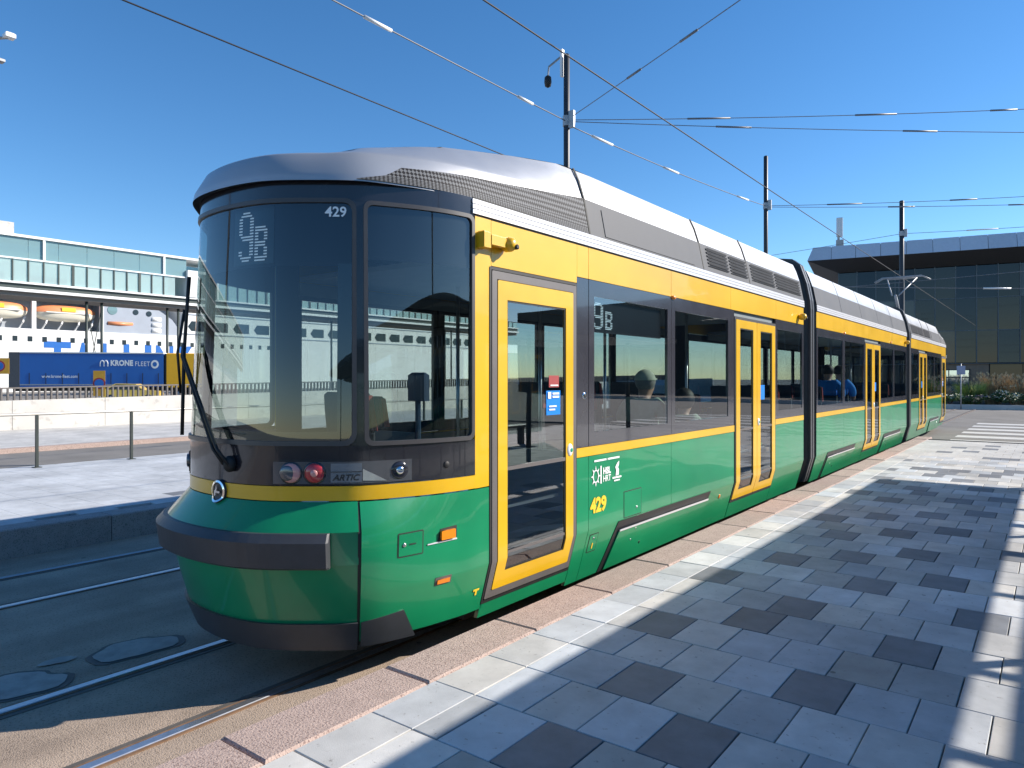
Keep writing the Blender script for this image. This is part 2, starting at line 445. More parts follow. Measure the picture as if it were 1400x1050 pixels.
# rails
def track(cx, label):
    t = empty('tram_track', (cx, 0, 0), 0, label, 'tram track', 'tram tracks in the road')
    for s in (-0.5, 0.5):
        g = 0.05 if s < 0 else -0.05
        MB().box(s - 0.03, s + 0.03, -60, 120, 0.0, 0.012, 0.004).build('rail', 'railtop', t)
        MB().box(s - 0.052, s - 0.031, -60, 120, 0.001, 0.007).box(s + 0.031, s + 0.052, -60, 120, 0.001, 0.007).build('rail_edge', 'railside', t)
        MB().box(s + g - 0.022 + (0.024 if s < 0 else -0.024), s + g + 0.022 + (0.024 if s < 0 else -0.024), -60, 120, 0.0005, 0.0035).build('flange_groove', 'patchedge', t)
track(-4.2, 'tram track running under the green and yellow tram beside the near kerb')
track(-7.34, 'empty tram track in the tram shadow beside the far platform')

# near platform
PZ = 0.28
plat = structure(box('platform', -2.62, 26, -40, 21.55, -0.3, PZ - 0.062, 'bed'))
kerb_src = MB().box(-0.17, 0.17, -0.485, 0.485, -0.35, 0.0, 0.012).build('kerb_stone', 'granite', plat)
kerb_src.location = (-2.785, 3.2, PZ)
for k in range(-12, 20):
    if k == 0: continue
    o = link_copy(kerb_src, 'kerb_stone', plat, (-2.785 + random.uniform(-.006, .006), 3.2 + k * 0.978, PZ + random.uniform(-.004, .004)), (0, 0, random.uniform(-.004, .004)))
PX0, CW, RP, RY0 = -2.325, 0.30, 0.44, 4.28
DARK = {-2: [3.5], -1: [2], 0: [4.5], 1: [1], 2: [2.5, 5.5], 3: [3], 4: [.5, 6.5], 5: [4], 6: [1.5, 5.5], 7: [3], 8: [4.5], 9: [2, 7],
        10: [3.5], 11: [1, 5], 12: [2.5], 13: [4], 14: [5.5], 15: [2], 16: [.5, 4.5], 17: [3, 6], 18: [2.5], 19: [5, 1], 20: [.5], 21: [4], 22: [2.5]}
slab_src = MB().box(-CW / 2 + .003, CW / 2 - .003, -RP / 2 + .003, RP / 2 - .003, -0.06, 0, 0.003).build('paving_slab', 'slab', plat)
slab_src.location = (PX0 + 2.5 * CW, RY0, PZ)
cand = []
for r in range(-14, 40):
    cen = RY0 + (r - 1) * RP
    cand.append((-2.4625, cen, (-2.4625, 0.275), r, None))
    k = 0
    while True:
        c = k + (0.5 if r % 2 == 0 else 0.0)
        a, b = max(0, c - .5), c + .5
        X0, X1 = PX0 + a * CW, PX0 + b * CW
        if X0 > 7.0: break
        cand.append(((X0 + X1) / 2, cen, ((X0 + X1) / 2, X1 - X0), r, c)); k += 1
def seen(x, y):
    zc = -x * 0.606 + y * 0.7955; xc = x * 0.7955 + y * 0.606
    return zc > 0.6 and abs(xc / zc) < 0.76 and 971 * 1.6 / zc < 590
vis = sorted([c for c in cand if seen(c[0], c[1])], key=lambda c: c[0] ** 2 + c[1] ** 2)
near = vis[:299]; nearset = set(id(c) for c in near)
def isdark(r, c):
    if c is None: return False
    if r in DARK: return any(abs(c - d) < .1 for d in DARK[r]) or (c > 7 and random.random() < .14)
    return random.random() < .15
first = True
rest = MB()
for c in cand:
    dk = isdark(c[3], c[4]) and c[1] > 1.5
    if id(c) in nearset:
        w = c[2][1] - 0.006
        if first:
            o = slab_src; first = False; o.location = (c[0], c[1], PZ)
            o.material_slots[0].link = 'OBJECT'
        else:
            o = link_copy(slab_src, 'paving_slab', plat, (c[0], c[1], PZ + random.uniform(-.0015, .0015)), (random.uniform(-.003, .003), random.uniform(-.003, .003), 0))
            o.material_slots[0].link = 'OBJECT'
        o.material_slots[0].material = M['slabd' if dk else 'slab']
        o.scale = (w / (CW - .006), 1, 1)
    else:
        w = c[2][1] / 2 - .003
        rest.box(c[0] - w, c[0] + w, c[1] - RP / 2 + .003, c[1] + RP / 2 - .003, PZ - .06, PZ, mi=1 if dk else 0)
o = rest.build('paving_slab', None, plat, mats=['slab', 'slabd']); tag(o, kind='stuff')
# platform end ramp towards the crossing
MB().prism([(21.55, -0.3), (21.55, PZ - .002), (23.2, 0.006), (23.2, -0.3)], -2.95, 26, 'x').build('platform_ramp', 'asphaltd', plat)
o = MB()
for k in range(6):
    o = MB().box(-2.5, 9, 24.6 + k * 2.0, 25.55 + k * 2.0, -0.002, 0.003).build('zebra_stripe', 'paint', bpy.data.objects['cross_road'])
# far platform
fp = structure(box('far_platform', -14.6, -8.95, -40, 21.5, -0.3, 0.235, 'bed'))
ks = MB().box(-0.16, 0.16, -0.74, 0.74, -0.6, 0.0, 0.012).build('kerb_stone', 'granited', fp); ks.location = (-8.81, 0, 0.30)
for k in range(-12, 14):
    if k: link_copy(ks, 'kerb_stone', fp, (-8.81 + random.uniform(-.004, .004), k * 1.49, 0.30 + random.uniform(-.003, .003)))
mb = MB()
for r in range(-20, 48):
    for k in range(19):
        x0 = -8.97 - (k + (0.5 if r % 2 else 0)) * 0.30
        mb.box(max(x0 - 0.295, -14.6), x0, r * .44, r * .44 + .435, 0.2, 0.30, mi=1 if random.random() < .02 else 0)
tag(mb.build('paving_slab', None, fp, mats=['slab', 'slabd']), kind='stuff')
# footway beyond the lane, kerb, wall
fw = structure(box('footway', -28.4, -20.95, -60, 90, -0.3, 0.10, 'slab'))
box('kerb_edge', -20.95, -20.7, -60, 90, -0.3, 0.12, 'granite', fw)

# near railing on the far platform
rl = empty('handrail_fence', (-14.3, 0, 0.3), 0, 'low steel railing with pale top tube and dark posts along the far platform', 'railing')
for k in range(-10, 11):
    MB().box(-0.03, 0.03, 4.9 + k * 1.62 - .02, 4.9 + k * 1.62 + .02, 0.0, 0.92).box(-0.07, .07, 4.9 + k * 1.62 - .06, 4.9 + k * 1.62 + .06, 0, .012).build('post', 'handrail', rl)
MB().tube([(0, -14, .945), (0, 21.3, .945)], 0.025, 10).build('top_rail', 'railtube', rl, True)

# ramp wall of pale concrete with slatted guard rail
def wz(y): return 1.10 + (y - 8) * 0.012
wl_ = empty('retaining_wall', (-28.4, 0, 0), 0, 'long pale concrete wall behind the low steel railing', 'wall')
for k in range(-12, 24):
    y0, y1 = k * 3.0, k * 3.0 + 2.985
    MB().add([(x, y, z) for y in (y0, y1) for x, z in ((0.0, 0), (0.0, wz(y)), (-.35, wz(y)), (-.35, 0))],
             [(0, 1, 2, 3), (7, 6, 5, 4), (0, 4, 5, 1), (1, 5, 6, 2), (2, 6, 7, 3), (3, 7, 4, 0)]).build('wall_panel', 'concrete', wl_, fix=True)
M['fence'] = mat('fence_brown_grey', (0.13, 0.115, 0.105), 0.6, var=.2)
fn = empty('slat_fence', (-28.55, 0, 0), 0, 'low grey slatted guard rail standing on top of the concrete wall', 'fence')
mb = MB(); y = -20.0
while y < 62:
    z = wz(y)
    mb.box(-.05, .05, y, y + .05, z, z + .4); y += 0.19
tag(mb.build('slat', 'fence', fn), kind='stuff')
MB().add([(x, yy, wz(yy) + zz) for yy in (-20, 62) for x, zz in ((-.06, .4), (.06, .4), (.06, .45), (-.06, .45))],
         [(3, 2, 1, 0), (4, 5, 6, 7), (0, 1, 5, 4), (1, 2, 6, 5), (2, 3, 7, 6), (3, 0, 4, 7)]).build('top_bar', 'fence', fn)
# ---------------------------------------------------------------- the tram: one curved surface that all body parts follow
TX, TY, TEND, HW, WK = -4.16, 2.40, 30.66, 1.12, 0.085
_pl = [(-.25, .022), (0, 0), (.25, .022), (.451, .085), (.66, .225), (.866, .41), (.995, .66), (1.08, .92), (1.12, 1.2), (1.12, 1.5)]
def _cat(p0, p1, p2, p3, t):
    return tuple(0.5 * (2 * b + (c - a) * t + (2 * a - 5 * b + 4 * c - d) * t * t + (3 * b - a - 3 * c + d) * t ** 3) for a, b, c, d in zip(p0, p1, p2, p3))
_pts = [(0.0, 0.0)]
for i in range(1, len(_pl) - 2):
    for k in range(1, 17):
        _pts.append(_cat(_pl[i - 1], _pl[i], _pl[i + 1], _pl[i + 2], k / 16))
_arc = [0.0]
for a, b in zip(_pts, _pts[1:]):
    _arc.append(_arc[-1] + math.dist(a, b))
U1 = _arc[-1] + WK
def plan(u):
    s = 1 if u >= 0 else -1; a = abs(u)
    if a >= U1:
        return (s * HW, 1.2 + a - U1), (s * 1.0, 0.0)
    a = a - WK if a > .5 else a * (.5 - WK) / .5
    lo, hi = 0, len(_arc) - 1
    while hi - lo > 1:
        m = (lo + hi) // 2
        if _arc[m] <= a: lo = m
        else: hi = m
    t = (a - _arc[lo]) / (_arc[hi] - _arc[lo])
    x = _pts[lo][0] + (_pts[hi][0] - _pts[lo][0]) * t; y = _pts[lo][1] + (_pts[hi][1] - _pts[lo][1]) * t
    j = max(1, min(len(_pts) - 2, lo if t < .5 else hi))
    tx, ty = _pts[j + 1][0] - _pts[j - 1][0], _pts[j + 1][1] - _pts[j - 1][1]
    if a < .02: tx, ty = 1, 0
    L = math.hypot(tx, ty)
    return (s * x, y), (s * ty / L, -tx / L)
def tab(T, z):
    if z <= T[0][0]: return T[0][1]
    for (a, p), (b, q) in zip(T, T[1:]):
        if z <= b: return p + (q - p) * (z - a) / (b - a)
    return T[-1][1]
NOFF = [(.25, -.05), (.42, .02), (.60, .07), (.787, .115), (.985, .14), (1.149, 0), (1.48, 0), (3.06, -.065)]
SOFF = [(.15, -.135), (.25, -.105), (.30, -.09), (.63, 0), (2.96, 0), (3.06, 0)]
def wgt(u):
    t = max(0, min(1, (abs(u) - 0.95) / 0.85)); return t * t * (3 - 2 * t)
MIR = [False]
def Wd(x, y, z):
    return (TX + x, TEND - y if MIR[0] else TY + y, z)
def S(u, z, d=0.0):
    (x, y), (nx, ny) = plan(u); w = wgt(u)
    o = (1 - w) * tab(NOFF, z) + w * tab(SOFF, z) + d
    return Wd(x + nx * o, y + ny * o, z)
def UY(Y, s=1):                      # side position from world Y (unmirrored)
    return s * (U1 + (Y - TY - 1.2))
RINGS = [((0, 3.06), (.015, 3.06)), ((.012, 3.12), (.025, 3.11)), ((.06, 3.365), (.10, 3.245)), ((.11, 3.52), (.28, 3.305)), ((.16, 3.63), (.46, 3.355)),
         ((.26, 3.69), (1.0, 3.53)), ((.5, 3.72), (1.1, 3.56)), ((1.12, 3.75), (1.15, 3.58))]
def wroof(u):
    t = max(0, min(1, (abs(u) - 0.85) / (UY(4.9) - .85))); return t * t * (3 - 2 * t) * .3 + t * .7
def RF(u, k, d=0.0):                 # roof surface, k = ring index (may be fractional)
    (x, y), (nx, ny) = plan(u); w = wroof(u)
    i = min(int(k), len(RINGS) - 2); t = k - i
    def at(i): return tuple((1 - w) * n + w * s for s, n in zip(*RINGS[i]))
    (e0, z0), (e1, z1) = at(i), at(i + 1)
    e = e0 + (e1 - e0) * t; z = z0 + (z1 - z0) * t
    if abs(nx) > .05: e = min(e, abs(x / nx) * 0.999)
    h = math.hypot(e1 - e0, z1 - z0); de, dz = -(z1 - z0) / h, (e1 - e0) / h
    e += de * d; z += dz * d
    return Wd(x - nx * e, y - ny * e, z)

ZB = [.30, .42, .60, .63, .787, .985, 1.149, 1.48]
def zbr(z0, z1): return [z0] + [z for z in ZB if z0 + .01 < z < z1 - .01] + [z1]
def ubr(u0, u1):
    out = [u0]; n = max(1, int((u1 - u0) / .055))
    for k in range(1, n):
        u = u0 + (u1 - u0) * k / n
        if abs(u) < U1 + .06: out.append(u)
    return out + [u1]
def flipf(f): return [tuple(reversed(q)) for q in f] if MIR[0] else f
def patch(name, u0, u1, z0, z1, material, parent, d=0.0, t=0.02, fn=None, smooth=True, corners=None, us=None, zs=None):
    """panel on the tram's surface between u0..u1, z0..z1; corners = 4 (u,z) for a slanted panel"""
    us = us or ubr(u0, u1); zs = zs or zbr(z0, z1); F = fn or S
    nu, nz = len(us), len(zs)
    def uz(i, j):
        if corners:
            a = (us[i] - u0) / (u1 - u0); b = (zs[j] - z0) / (z1 - z0)
            (A, B, C, D) = corners
            return ((A[0] * (1 - a) + B[0] * a) * (1 - b) + (D[0] * (1 - a) + C[0] * a) * b, (A[1] * (1 - a) + B[1] * a) * (1 - b) + (D[1] * (1 - a) + C[1] * a) * b)
        return us[i], zs[j]
    v = []; uv = []; f = []
    for i in range(nu):
        for j in range(nz):
            p = uz(i, j); v.append(F(p[0], p[1], d)); uv.append((p[0], p[1] * (.15 if fn is RF else 1)))
    for i in range(nu - 1):
        for j in range(nz - 1):
            a = i * nz + j; f.append((a, a + nz, a + nz + 1, a + 1))
    if t > 0:
        per = [(i, 0) for i in range(nu)] + [(nu - 1, j) for j in range(1, nz)] + [(i, nz - 1) for i in range(nu - 2, -1, -1)] + [(0, j) for j in range(nz - 2, 0, -1)]
        k0 = len(v)
        for (i, j) in per:                       # separate rim so that the face keeps clean shading
            p = uz(i, j); v.append(F(p[0], p[1], d)); v.append(F(p[0], p[1], d - t)); uv += [p, p]
        n = len(per)
        for q in range(n):
            a = k0 + 2 * q; b = k0 + 2 * ((q + 1) % n)
            f.append((a, a + 1, b + 1, b))
    o = put(name, v, flipf(f), material, parent, smooth, uvs=uv)
    return o
def rloop(u0, u1, z0, z1, r, ub, zb):
    L = [(u0 + r, z0)] + [(u, z0) for u in ub] + [(u1 - r, z0)]
    def arc(cx, cz, a0):
        return [(cx + r * math.cos(R(a0 + 22.5 * k)), cz + r * math.sin(R(a0 + 22.5 * k))) for k in (1, 2, 3)]
    L += arc(u1 - r, z0 + r, -90) + [(u1, z0 + r)] + [(u1, z) for z in zb] + [(u1, z1 - r)]
    L += arc(u1 - r, z1 - r, 0) + [(u1 - r, z1)] + [(u, z1) for u in reversed(ub)] + [(u0 + r, z1)]
    L += arc(u0 + r, z1 - r, 90) + [(u0, z1 - r)] + [(u0, z) for z in reversed(zb)] + [(u0, z0 + r)]
    L += arc(u0 + r, z0 + r, 180)
    return L
def ring(name, u0, u1, z0, z1, w, material, parent, r=0.03, d=0.004, t=0.02, wz=None, w2=None):
    wt = wz or w; wb = w2 or wt
    m = max(w, wt, r) + .02
    ub = [u for u in ubr(u0 + m, u1 - m)]; zb = [z for z in ZB if z0 + m + .02 < z < z1 - m - .02]
    A = rloop(u0, u1, z0, z1, max(r, .002), ub, zb)
    B = rloop(u0 + w, u1 - w, z0 + wb, z1 - wt, max(r - w * .5, .002), ub, zb)
    n = len(A); v = []; f = []; uv = []
    for L, dd in ((A, d), (B, d), (A, d), (A, d - t), (B, d), (B, d - t)):
        for p in L: v.append(S(p[0], p[1], dd)); uv.append(p)
    for i in range(n):
        j = (i + 1) % n
        f.append((i, j, n + j, n + i))
        f.append((2 * n + j, 2 * n + i, 3 * n + i, 3 * n + j))
        f.append((4 * n + i, 4 * n + j, 5 * n + j, 5 * n + i))
    return put(name, v, flipf(f), material, parent, True, uvs=uv)
def decal(name, verts, faces, u, z, material, parent, d=0.006, slant=0.0):
    v = [S(u + a + slant * b, z + b, d) for a, b in verts]
    return put(name, v, flipf(faces), material, parent)
def letters(name, s, u, z, size, material, parent, d=0.006, bold=0.0, spacing=1.0, shear=0.0, width=None):
    v, f = text2d(s, size, bold, spacing, shear)
    hh = max(b for a, b in v); k = 1.0
    if width: k = width / max(a for a, b in v)
    return decal(name, [(a * k, b) for a, b in v], f, u, z, material, parent, d)
def disc(name, u, z, r, material, parent, d0=0.0, dome=0.01, n=18, rz=None):
    v = [S(u, z, d0 + dome)]; f = []
    for rr, dd in ((.5, dome * .8), (.85, dome * .4), (1.0, 0.0), (1.0, -.02)):
        for k in range(n):
            a = 2 * math.pi * k / n; v.append(S(u + r * rr * math.cos(a), z + (rz or r) * rr * math.sin(a), d0 + dd))
    for k in range(n):
        k2 = (k + 1) % n; f.append((0, 1 + k, 1 + k2))
        for q in range(3): f.append((1 + q * n + k, 1 + (q + 1) * n + k, 1 + (q + 1) * n + k2, 1 + q * n + k2))
    return put(name, v, flipf(f), material, parent, True)

tram = empty('tram', (0, 0, 0), 0, 'long articulated low-floor tram in green and yellow with silver roof', 'tram')

def crown(UL, U0=0.0):
    """the arched top of a roof between the two shoulder lines"""
    us = [U0 + 1e-4] + [u for u in [k * .06 for k in range(1, 60)] if U0 < u < UY(5.2)] + [UL]
    n = 13; v = []; f = []
    for u in us:
        a, b = Vector(RF(-u, 4)), Vector(RF(u, 4)); hw = (b - a).length / 2
        for k in range(n):
            t = k / (n - 1); p = a.lerp(b, t); p.z += .12 * min(1, hw / .96) ** 3 * (1 - (2 * t - 1) ** 2); v.append(p)
    for i in range(len(us) - 1):
        for k in range(n - 1):
            q = i * n + k; f.append((q, q + 1, q + n + 1, q + n))
    return put('roof_crown', v, flipf(f), 'silver', tram, True)
M['lampdark'] = mat('dark_lamp_bowl', (0.13, 0.135, 0.15), 0.2, metal=.6, var=.1, coat=.5)
M['bluegrey'] = mat('blue_grey_plastic', (0.04, 0.07, 0.13), 0.35, var=.1)
M['header'] = mat('matt_navy_black', (0.010, 0.012, 0.022), 0.6, var=.1, spec=.2)
def tram_end(full):
    T = tram; UA = 1.07; UE = UY(3.589); UD = UY(3.758)
    # lower front
    patch('front_cowl', -1.075, 1.075, .99, 1.146, 'green', T, 0.0, .05)
    patch('lower_cowl', -1.075, 1.075, .43, .80, 'green', T, -0.01, .05)
    patch('bumper_backing', -1.075, 1.075, .795, .995, 'green', T, -.004, .04)
    patch('front_skirt', -1.075, 1.075, .25, .43, 'bumper', T, 0.012, .06)
    patch('bumper', -.94, .94, .785, .99, 'bumper', T, 0.072, .12, us=[-.94, -.93] + ubr(-.92, .92)[1:-1] + [.93, .94], zs=[.785, .80, .945, .99], fn=lambda u, z, d: S(u, z, d - (.045 if z > .98 else .02 if z < .79 else 0) - (.02 if abs(u) > .935 else 0)), smooth=False)
    for s in (-1, 1):
        def uu(a, b): return (a, b) if s > 0 else (-b, -a)
        patch('cheek_panel', *uu(1.087, UD - .004), .30, 1.143, 'green', T, 0.0, .05)
        patch('skirt_corner', *uu(1.095, 1.42), .262, .45, 'bumper', T, 0.008, .04,
              corners=[(1.095, .262), (1.47, .262), (1.36, .46), (1.095, .43)] if s > 0 else [(-1.47, .262), (-1.095, .262), (-1.095, .43), (-1.36, .46)])
        patch('yellow_pillar', *uu(UE, UD - .004), 1.15, 2.955, 'yellow', T, 0.0, .03)
        # corner window
        w = ring('corner_window', *uu(1.115, UE - .012), 1.475, 2.955, .026, 'winseal', T, .05, .012, .03)
        patch('pane', *uu(1.13, UE - .03), 1.49, 2.94, 'wglass', w, -.002, 0)
        patch('print_band', *uu(1.13, UE - .03), 2.60, 2.94, 'header', w, -.012, 0)
    for s in (-1, 1):
        patch('inner_post', *((UE - .02, UD + .05) if s > 0 else (-UD - .05, -UE + .02)), .5, 2.95, 'header', T, -.045, 0)
    strip = patch('yellow_strip', -UE, UE, 1.152, 1.238, 'yellow', T, 0.002, .03)
    mk = patch('front_mask', -UE, UE, 1.242, 1.478, 'mask', T, 0.0, .03)
    patch('top_band', -UE, UE, 2.952, 3.07, 'mask', T, 0.0, .03)
    for s in (-1, 1):
        patch('corner_pillar', *((1.04, 1.14) if s > 0 else (-1.14, -1.04)), 1.478, 2.955, 'mask', T, 0.0, .03)
    ws = ring('windscreen', -UA, UA, 1.478, 2.962, .027, 'winseal', T, .07, .012, .03)
    patch('glass', -1.055, 1.055, 1.50, 2.94, 'wglass', ws, -.002, 0)
    for a, b in ((-1.05, -.95), (.95, 1.05)):
        patch('print_band', a, b, 1.50, 2.57, 'mask', ws, -.014, 0)
    patch('header_panel', -1.04, 1.04, 2.56, 2.94, 'header', ws, -.05, 0)
    patch('bottom_band', -1.04, 1.04, 1.50, 1.56, 'mask', ws, -.014, 0)
    # cab desk inside
    patch('cab_desk', -1.0, 1.0, 1.30, 1.50, 'dark', T, -.10, .45)
    # lamp clusters
    for s in (-1, 1):
        def uu(a, b): return (a, b) if s > 0 else (-b, -a)
        lc = patch('lamp_cluster', *uu(.545, 1.43), 1.243, 1.392, 'mask', T, .004, .02)
        patch('reflector', *uu(.575, 1.41), 1.253, 1.384, 'lampdark', lc, .0065, .004)
        disc('lamp_bowl', s * .685, 1.318, .068, 'mask', lc, .009, .004)
        disc('lamp_bowl', s * .825, 1.318, .068, 'mask', lc, .0092, .004)
        disc('tail_lamp', s * .685, 1.318, .058, 'pink', lc, .012, .014)
        disc('tail_lamp', s * .825, 1.318, .058, 'red', lc, .012, .014)
        disc('lamp_ring', s * .665, 1.318, .045, 'lampdark', lc, .022, .006)
        disc('bulb', s * .825, 1.318, .022, 'pink', lc, .024, .008)
        patch('name_plate', *uu(.92, 1.10), 1.262, 1.374, 'lampgrey', lc, .009, .004)
        patch('reflector_blade', *uu(1.105, 1.25), 1.262, 1.374, 'chrome', lc, .010, .004, corners=[(1.105, 1.27), (1.25, 1.262), (1.20, 1.29), (1.105, 1.34)] if s > 0 else [(-1.25, 1.262), (-1.105, 1.27), (-1.105, 1.34), (-1.20, 1.29)])
        patch('plate_line', *uu(.92, 1.10), 1.322, 1.326, 'blackprint', lc, .012, .002)
        disc('round_lamp', s * 1.33, 1.32, .055, 'mask', lc, .008, .012)
        disc('bulb', s * 1.33, 1.32, .026, 'chrome', lc, .016, .012)
        if full:
            letters('lettering', 'ARTIC', .93 if s > 0 else -1.09, 1.272, .05, 'blackprint', lc, .014, .02, 1.0, .3, width=.16)
    disc('socket', 1.66, 1.33, .022, 'rubber', T, .004, .006)
    # emblem
    em = disc('emblem', .08, 1.185, .08, 'blackprint', T, .012, .006, 24, .07)
    n = 24; v = []; f = []
    for k in range(n):
        a = 2 * math.pi * k / n
        v += [S(.08 + .08 * math.cos(a), 1.185 + .066 * math.sin(a), .02), S(.08 + .066 * math.cos(a), 1.185 + .054 * math.sin(a), .024)]
    for k in range(n):
        a, b = 2 * k, 2 * ((k + 1) % n); f.append((a, b, b + 1, a + 1))
    put('emblem_ring', v, flipf(f), 'chrome', em, True)
    decal('emblem_mark', [(-.035, -.03), (-.02, -.03), (-.012, -.01), (.028, -.012), (.036, .0), (-.004, .003), (.0, .02), (-.006, .042), (-.018, .012), (-.03, .0)],
          [(0, 1, 2, 9), (2, 3, 4, 5), (2, 5, 8, 9), (5, 6, 7, 8)], .08, 1.185, 'chrome', em, .028)
    # wiper
    wp = empty('wiper', (0, 0, 0), parent=T)
    for du in (0.0, .045):
        MB().tube([S(.2 + du, 1.36, .05), S(.12 + du, 1.45, .075), S(-.42 + du, 2.02, .085), S(-.50 + du, 2.10, .07)], .011, 6).build('arm', 'rubber', wp, True)
    MB().tube([S(-.55, 1.50, .05), S(-.56, 1.75, .055), S(-.55, 2.05, .06), S(-.56, 2.35, .055), S(-.55, 2.56, .05)], .013, 6).build('blade', 'rubber', wp, True)
    MB().tube([S(-.57, 1.78, .07), S(-.55, 2.05, .10), S(-.57, 2.34, .07)], .010, 6).build('blade_carrier', 'rubber', wp, True)
    disc('pivot', .22, 1.36, .05, 'rubber', wp, .03, .03)
    # roof shell of this end module: ring surface from visor to crown
    ks = [0, .5, 1, 1.5, 1.93, 2.07, 2.5, 3, 3.5, 3.93, 4]
    UL = UY(11.36)
    crown(UL)
    patch('roof', -UL, UL, 0, 4, 'silver', T, 0, 0, fn=RF, zs=ks, us=[-UL, -UY(5.3), -UY(4.8), -UY(4.3)] + [-UY(3.9) + 2 * UY(3.9) * k / 80 for k in range(81)] + [UY(4.3), UY(4.8), UY(5.3), UL])
    for s in (-1, 1):
        def uu(a, b): return (a, b) if s > 0 else (-b, -a)
        zs = [.28, .5, 1, 1.25, 1.5, 1.75, 2.0]
        a0, a1, b0, b1 = 1.02, UY(5.03), .22, 1.42
        c = [(a0 + .05, b0), (a1, .0), (a1, 2.0), (a0 + .34, b1)]
        if s < 0: c = [(-a1, .0), (-(a0 + .05), b0), (-(a0 + .34), b1), (-a1, 2.0)]
        patch('perforated_panel', *uu(a0, a1), 0, 2, 'clad', T, .008, .006, fn=RF, zs=[0, .4, .8, 1.2, 1.6, 2.0], corners=c, us=([a0 + (2.05 - a0) * k / 24 for k in range(25)] + [a1]) if s > 0 else ([-a1] + [-(2.05 - (2.05 - a0) * k / 24) for k in range(25)]))
        patch('roof_panel', *uu(UY(5.055), UY(7.43)), 0, 2, 'cladsolid', T, .008, .006, fn=RF, zs=[0, 1, 2])
        patch('raised_panel', *uu(UY(5.3), UY(7.2)), .35, 1.8, 'cladsolid', T, .014, .006, fn=RF, zs=[.35, 1, 1.8])
        patch('roof_panel', *uu(UY(7.455), UY(11.34)), 0, 2, 'cladsolid', T, .008, .006, fn=RF, zs=[0, 1, 2])
        for a, b in ((7.6, 8.2), (8.3, 8.85), (9.05, 9.95), (10.05, 11.2)):
            lou = MB()
            for q in range(6):
                k0 = .95 + q * .16
                P = [RF(uu(UY(a), UY(b))[0], k0, .014), RF(uu(UY(a), UY(b))[1], k0, .014), RF(uu(UY(a), UY(b))[1], k0 + .09, .03), RF(uu(UY(a), UY(b))[0], k0 + .09, .03),
                     RF(uu(UY(a), UY(b))[0], k0 + .10, .014), RF(uu(UY(a), UY(b))[1], k0 + .10, .014)]
                lou.add(P, flipf([(0, 1, 2, 3), (3, 2, 5, 4)]))
            tag(lou.build('louvre', 'cladsolid', T), kind='stuff')
        for Y in (5.042, 7.443, 8.93):
            patch('roof_joint', *uu(UY(Y) - .011, UY(Y) + .011), 0, 4, 'joint', T, .011, .008, fn=RF, zs=[0, 1, 2, 3, 4])
        for q in range(3):
            patch('roof_rail', *uu(UE - .03, UY(11.36)), 2.966 + q * .034, 2.994 + q * .034, 'rail_white', T, .014 - .002 * q, .02)
        patch('rail_backing', *uu(UE - .02, UY(11.36)), 2.955, 3.075, 'joint', T, .002, .01)

def lower(s, Ya, Yb, z0=.19, z1=1.236):
    u = (UY(Ya) + .003, UY(Yb) - .003) if s > 0 else (-UY(Yb) + .003, -UY(Ya) - .003)
    return patch('side_panel', *u, z0, z1, 'green', tram, 0, .03)
def hatch_cover(Ya, Yb, slant=True):
    """bogie cover: recessed dark slot with a green flap below it"""
    a, b = UY(Ya), UY(Yb)
    bc = patch('bogie_cover', a, b, .27, .62, 'blackprint', tram, .006, .03, corners=[(a - .18, .19), (b - .17, .19), (b, .62), (a, .62)])
    patch('cover_flap', a, b, .25, .53, 'green', bc, .020, .02, corners=[(a - .10, .20), (b - .20, .20), (b - .07, .525), (a + .03, .525)])
    patch('flap_edge', a, b, .52, .54, 'rail_white', bc, .026, .01, corners=[(a + .03, .525), (b - .07, .525), (b - .065, .543), (a + .033, .543)])
    for q, (du, z) in enumerate(((.35, .50), (.30, .40), (.5, .34))):
        disc('bolt', a + du, z, .010 if q < 2 else .016, 'steel' if q < 2 else 'rubber', bc, .021, .004, 8)
def window(s, Ya, Yb):
    u = (UY(Ya) + .003, UY(Yb) - .003) if s > 0 else (-UY(Yb) + .003, -UY(Ya) - .003)
    w = ring('window', *u, 1.318, 2.692, .085, 'pillar', tram, .004, .002, .03, wz=.13, w2=.115)
    patch('pane', u[0] + .08, u[1] - .08, 1.428, 2.567, 'sglass', w, -.004, 0)
    return w
def pillar(s, Ya, Yb):
    u = (UY(Ya) + .003, UY(Yb) - .003) if s > 0 else (-UY(Yb) + .003, -UY(Ya) - .003)
    return patch('pillar_panel', *u, 1.318, 2.692, 'pillar', tram, 0, .03)
def belt(s, Ya, Yb):
    u = (UY(Ya), UY(Yb)) if s > 0 else (-UY(Yb), -UY(Ya))
    return patch('yellow_belt', *u, 1.240, 1.315, 'yellow', tram, .002, .03)
def fascia(s, Ya, Yb):
    u = (UY(Ya) + .003, UY(Yb) - .003) if s > 0 else (-UY(Yb) + .003, -UY(Ya) - .003)
    return patch('yellow_fascia', *u, 2.697, 2.952, 'yellow', tram, 0, .03)
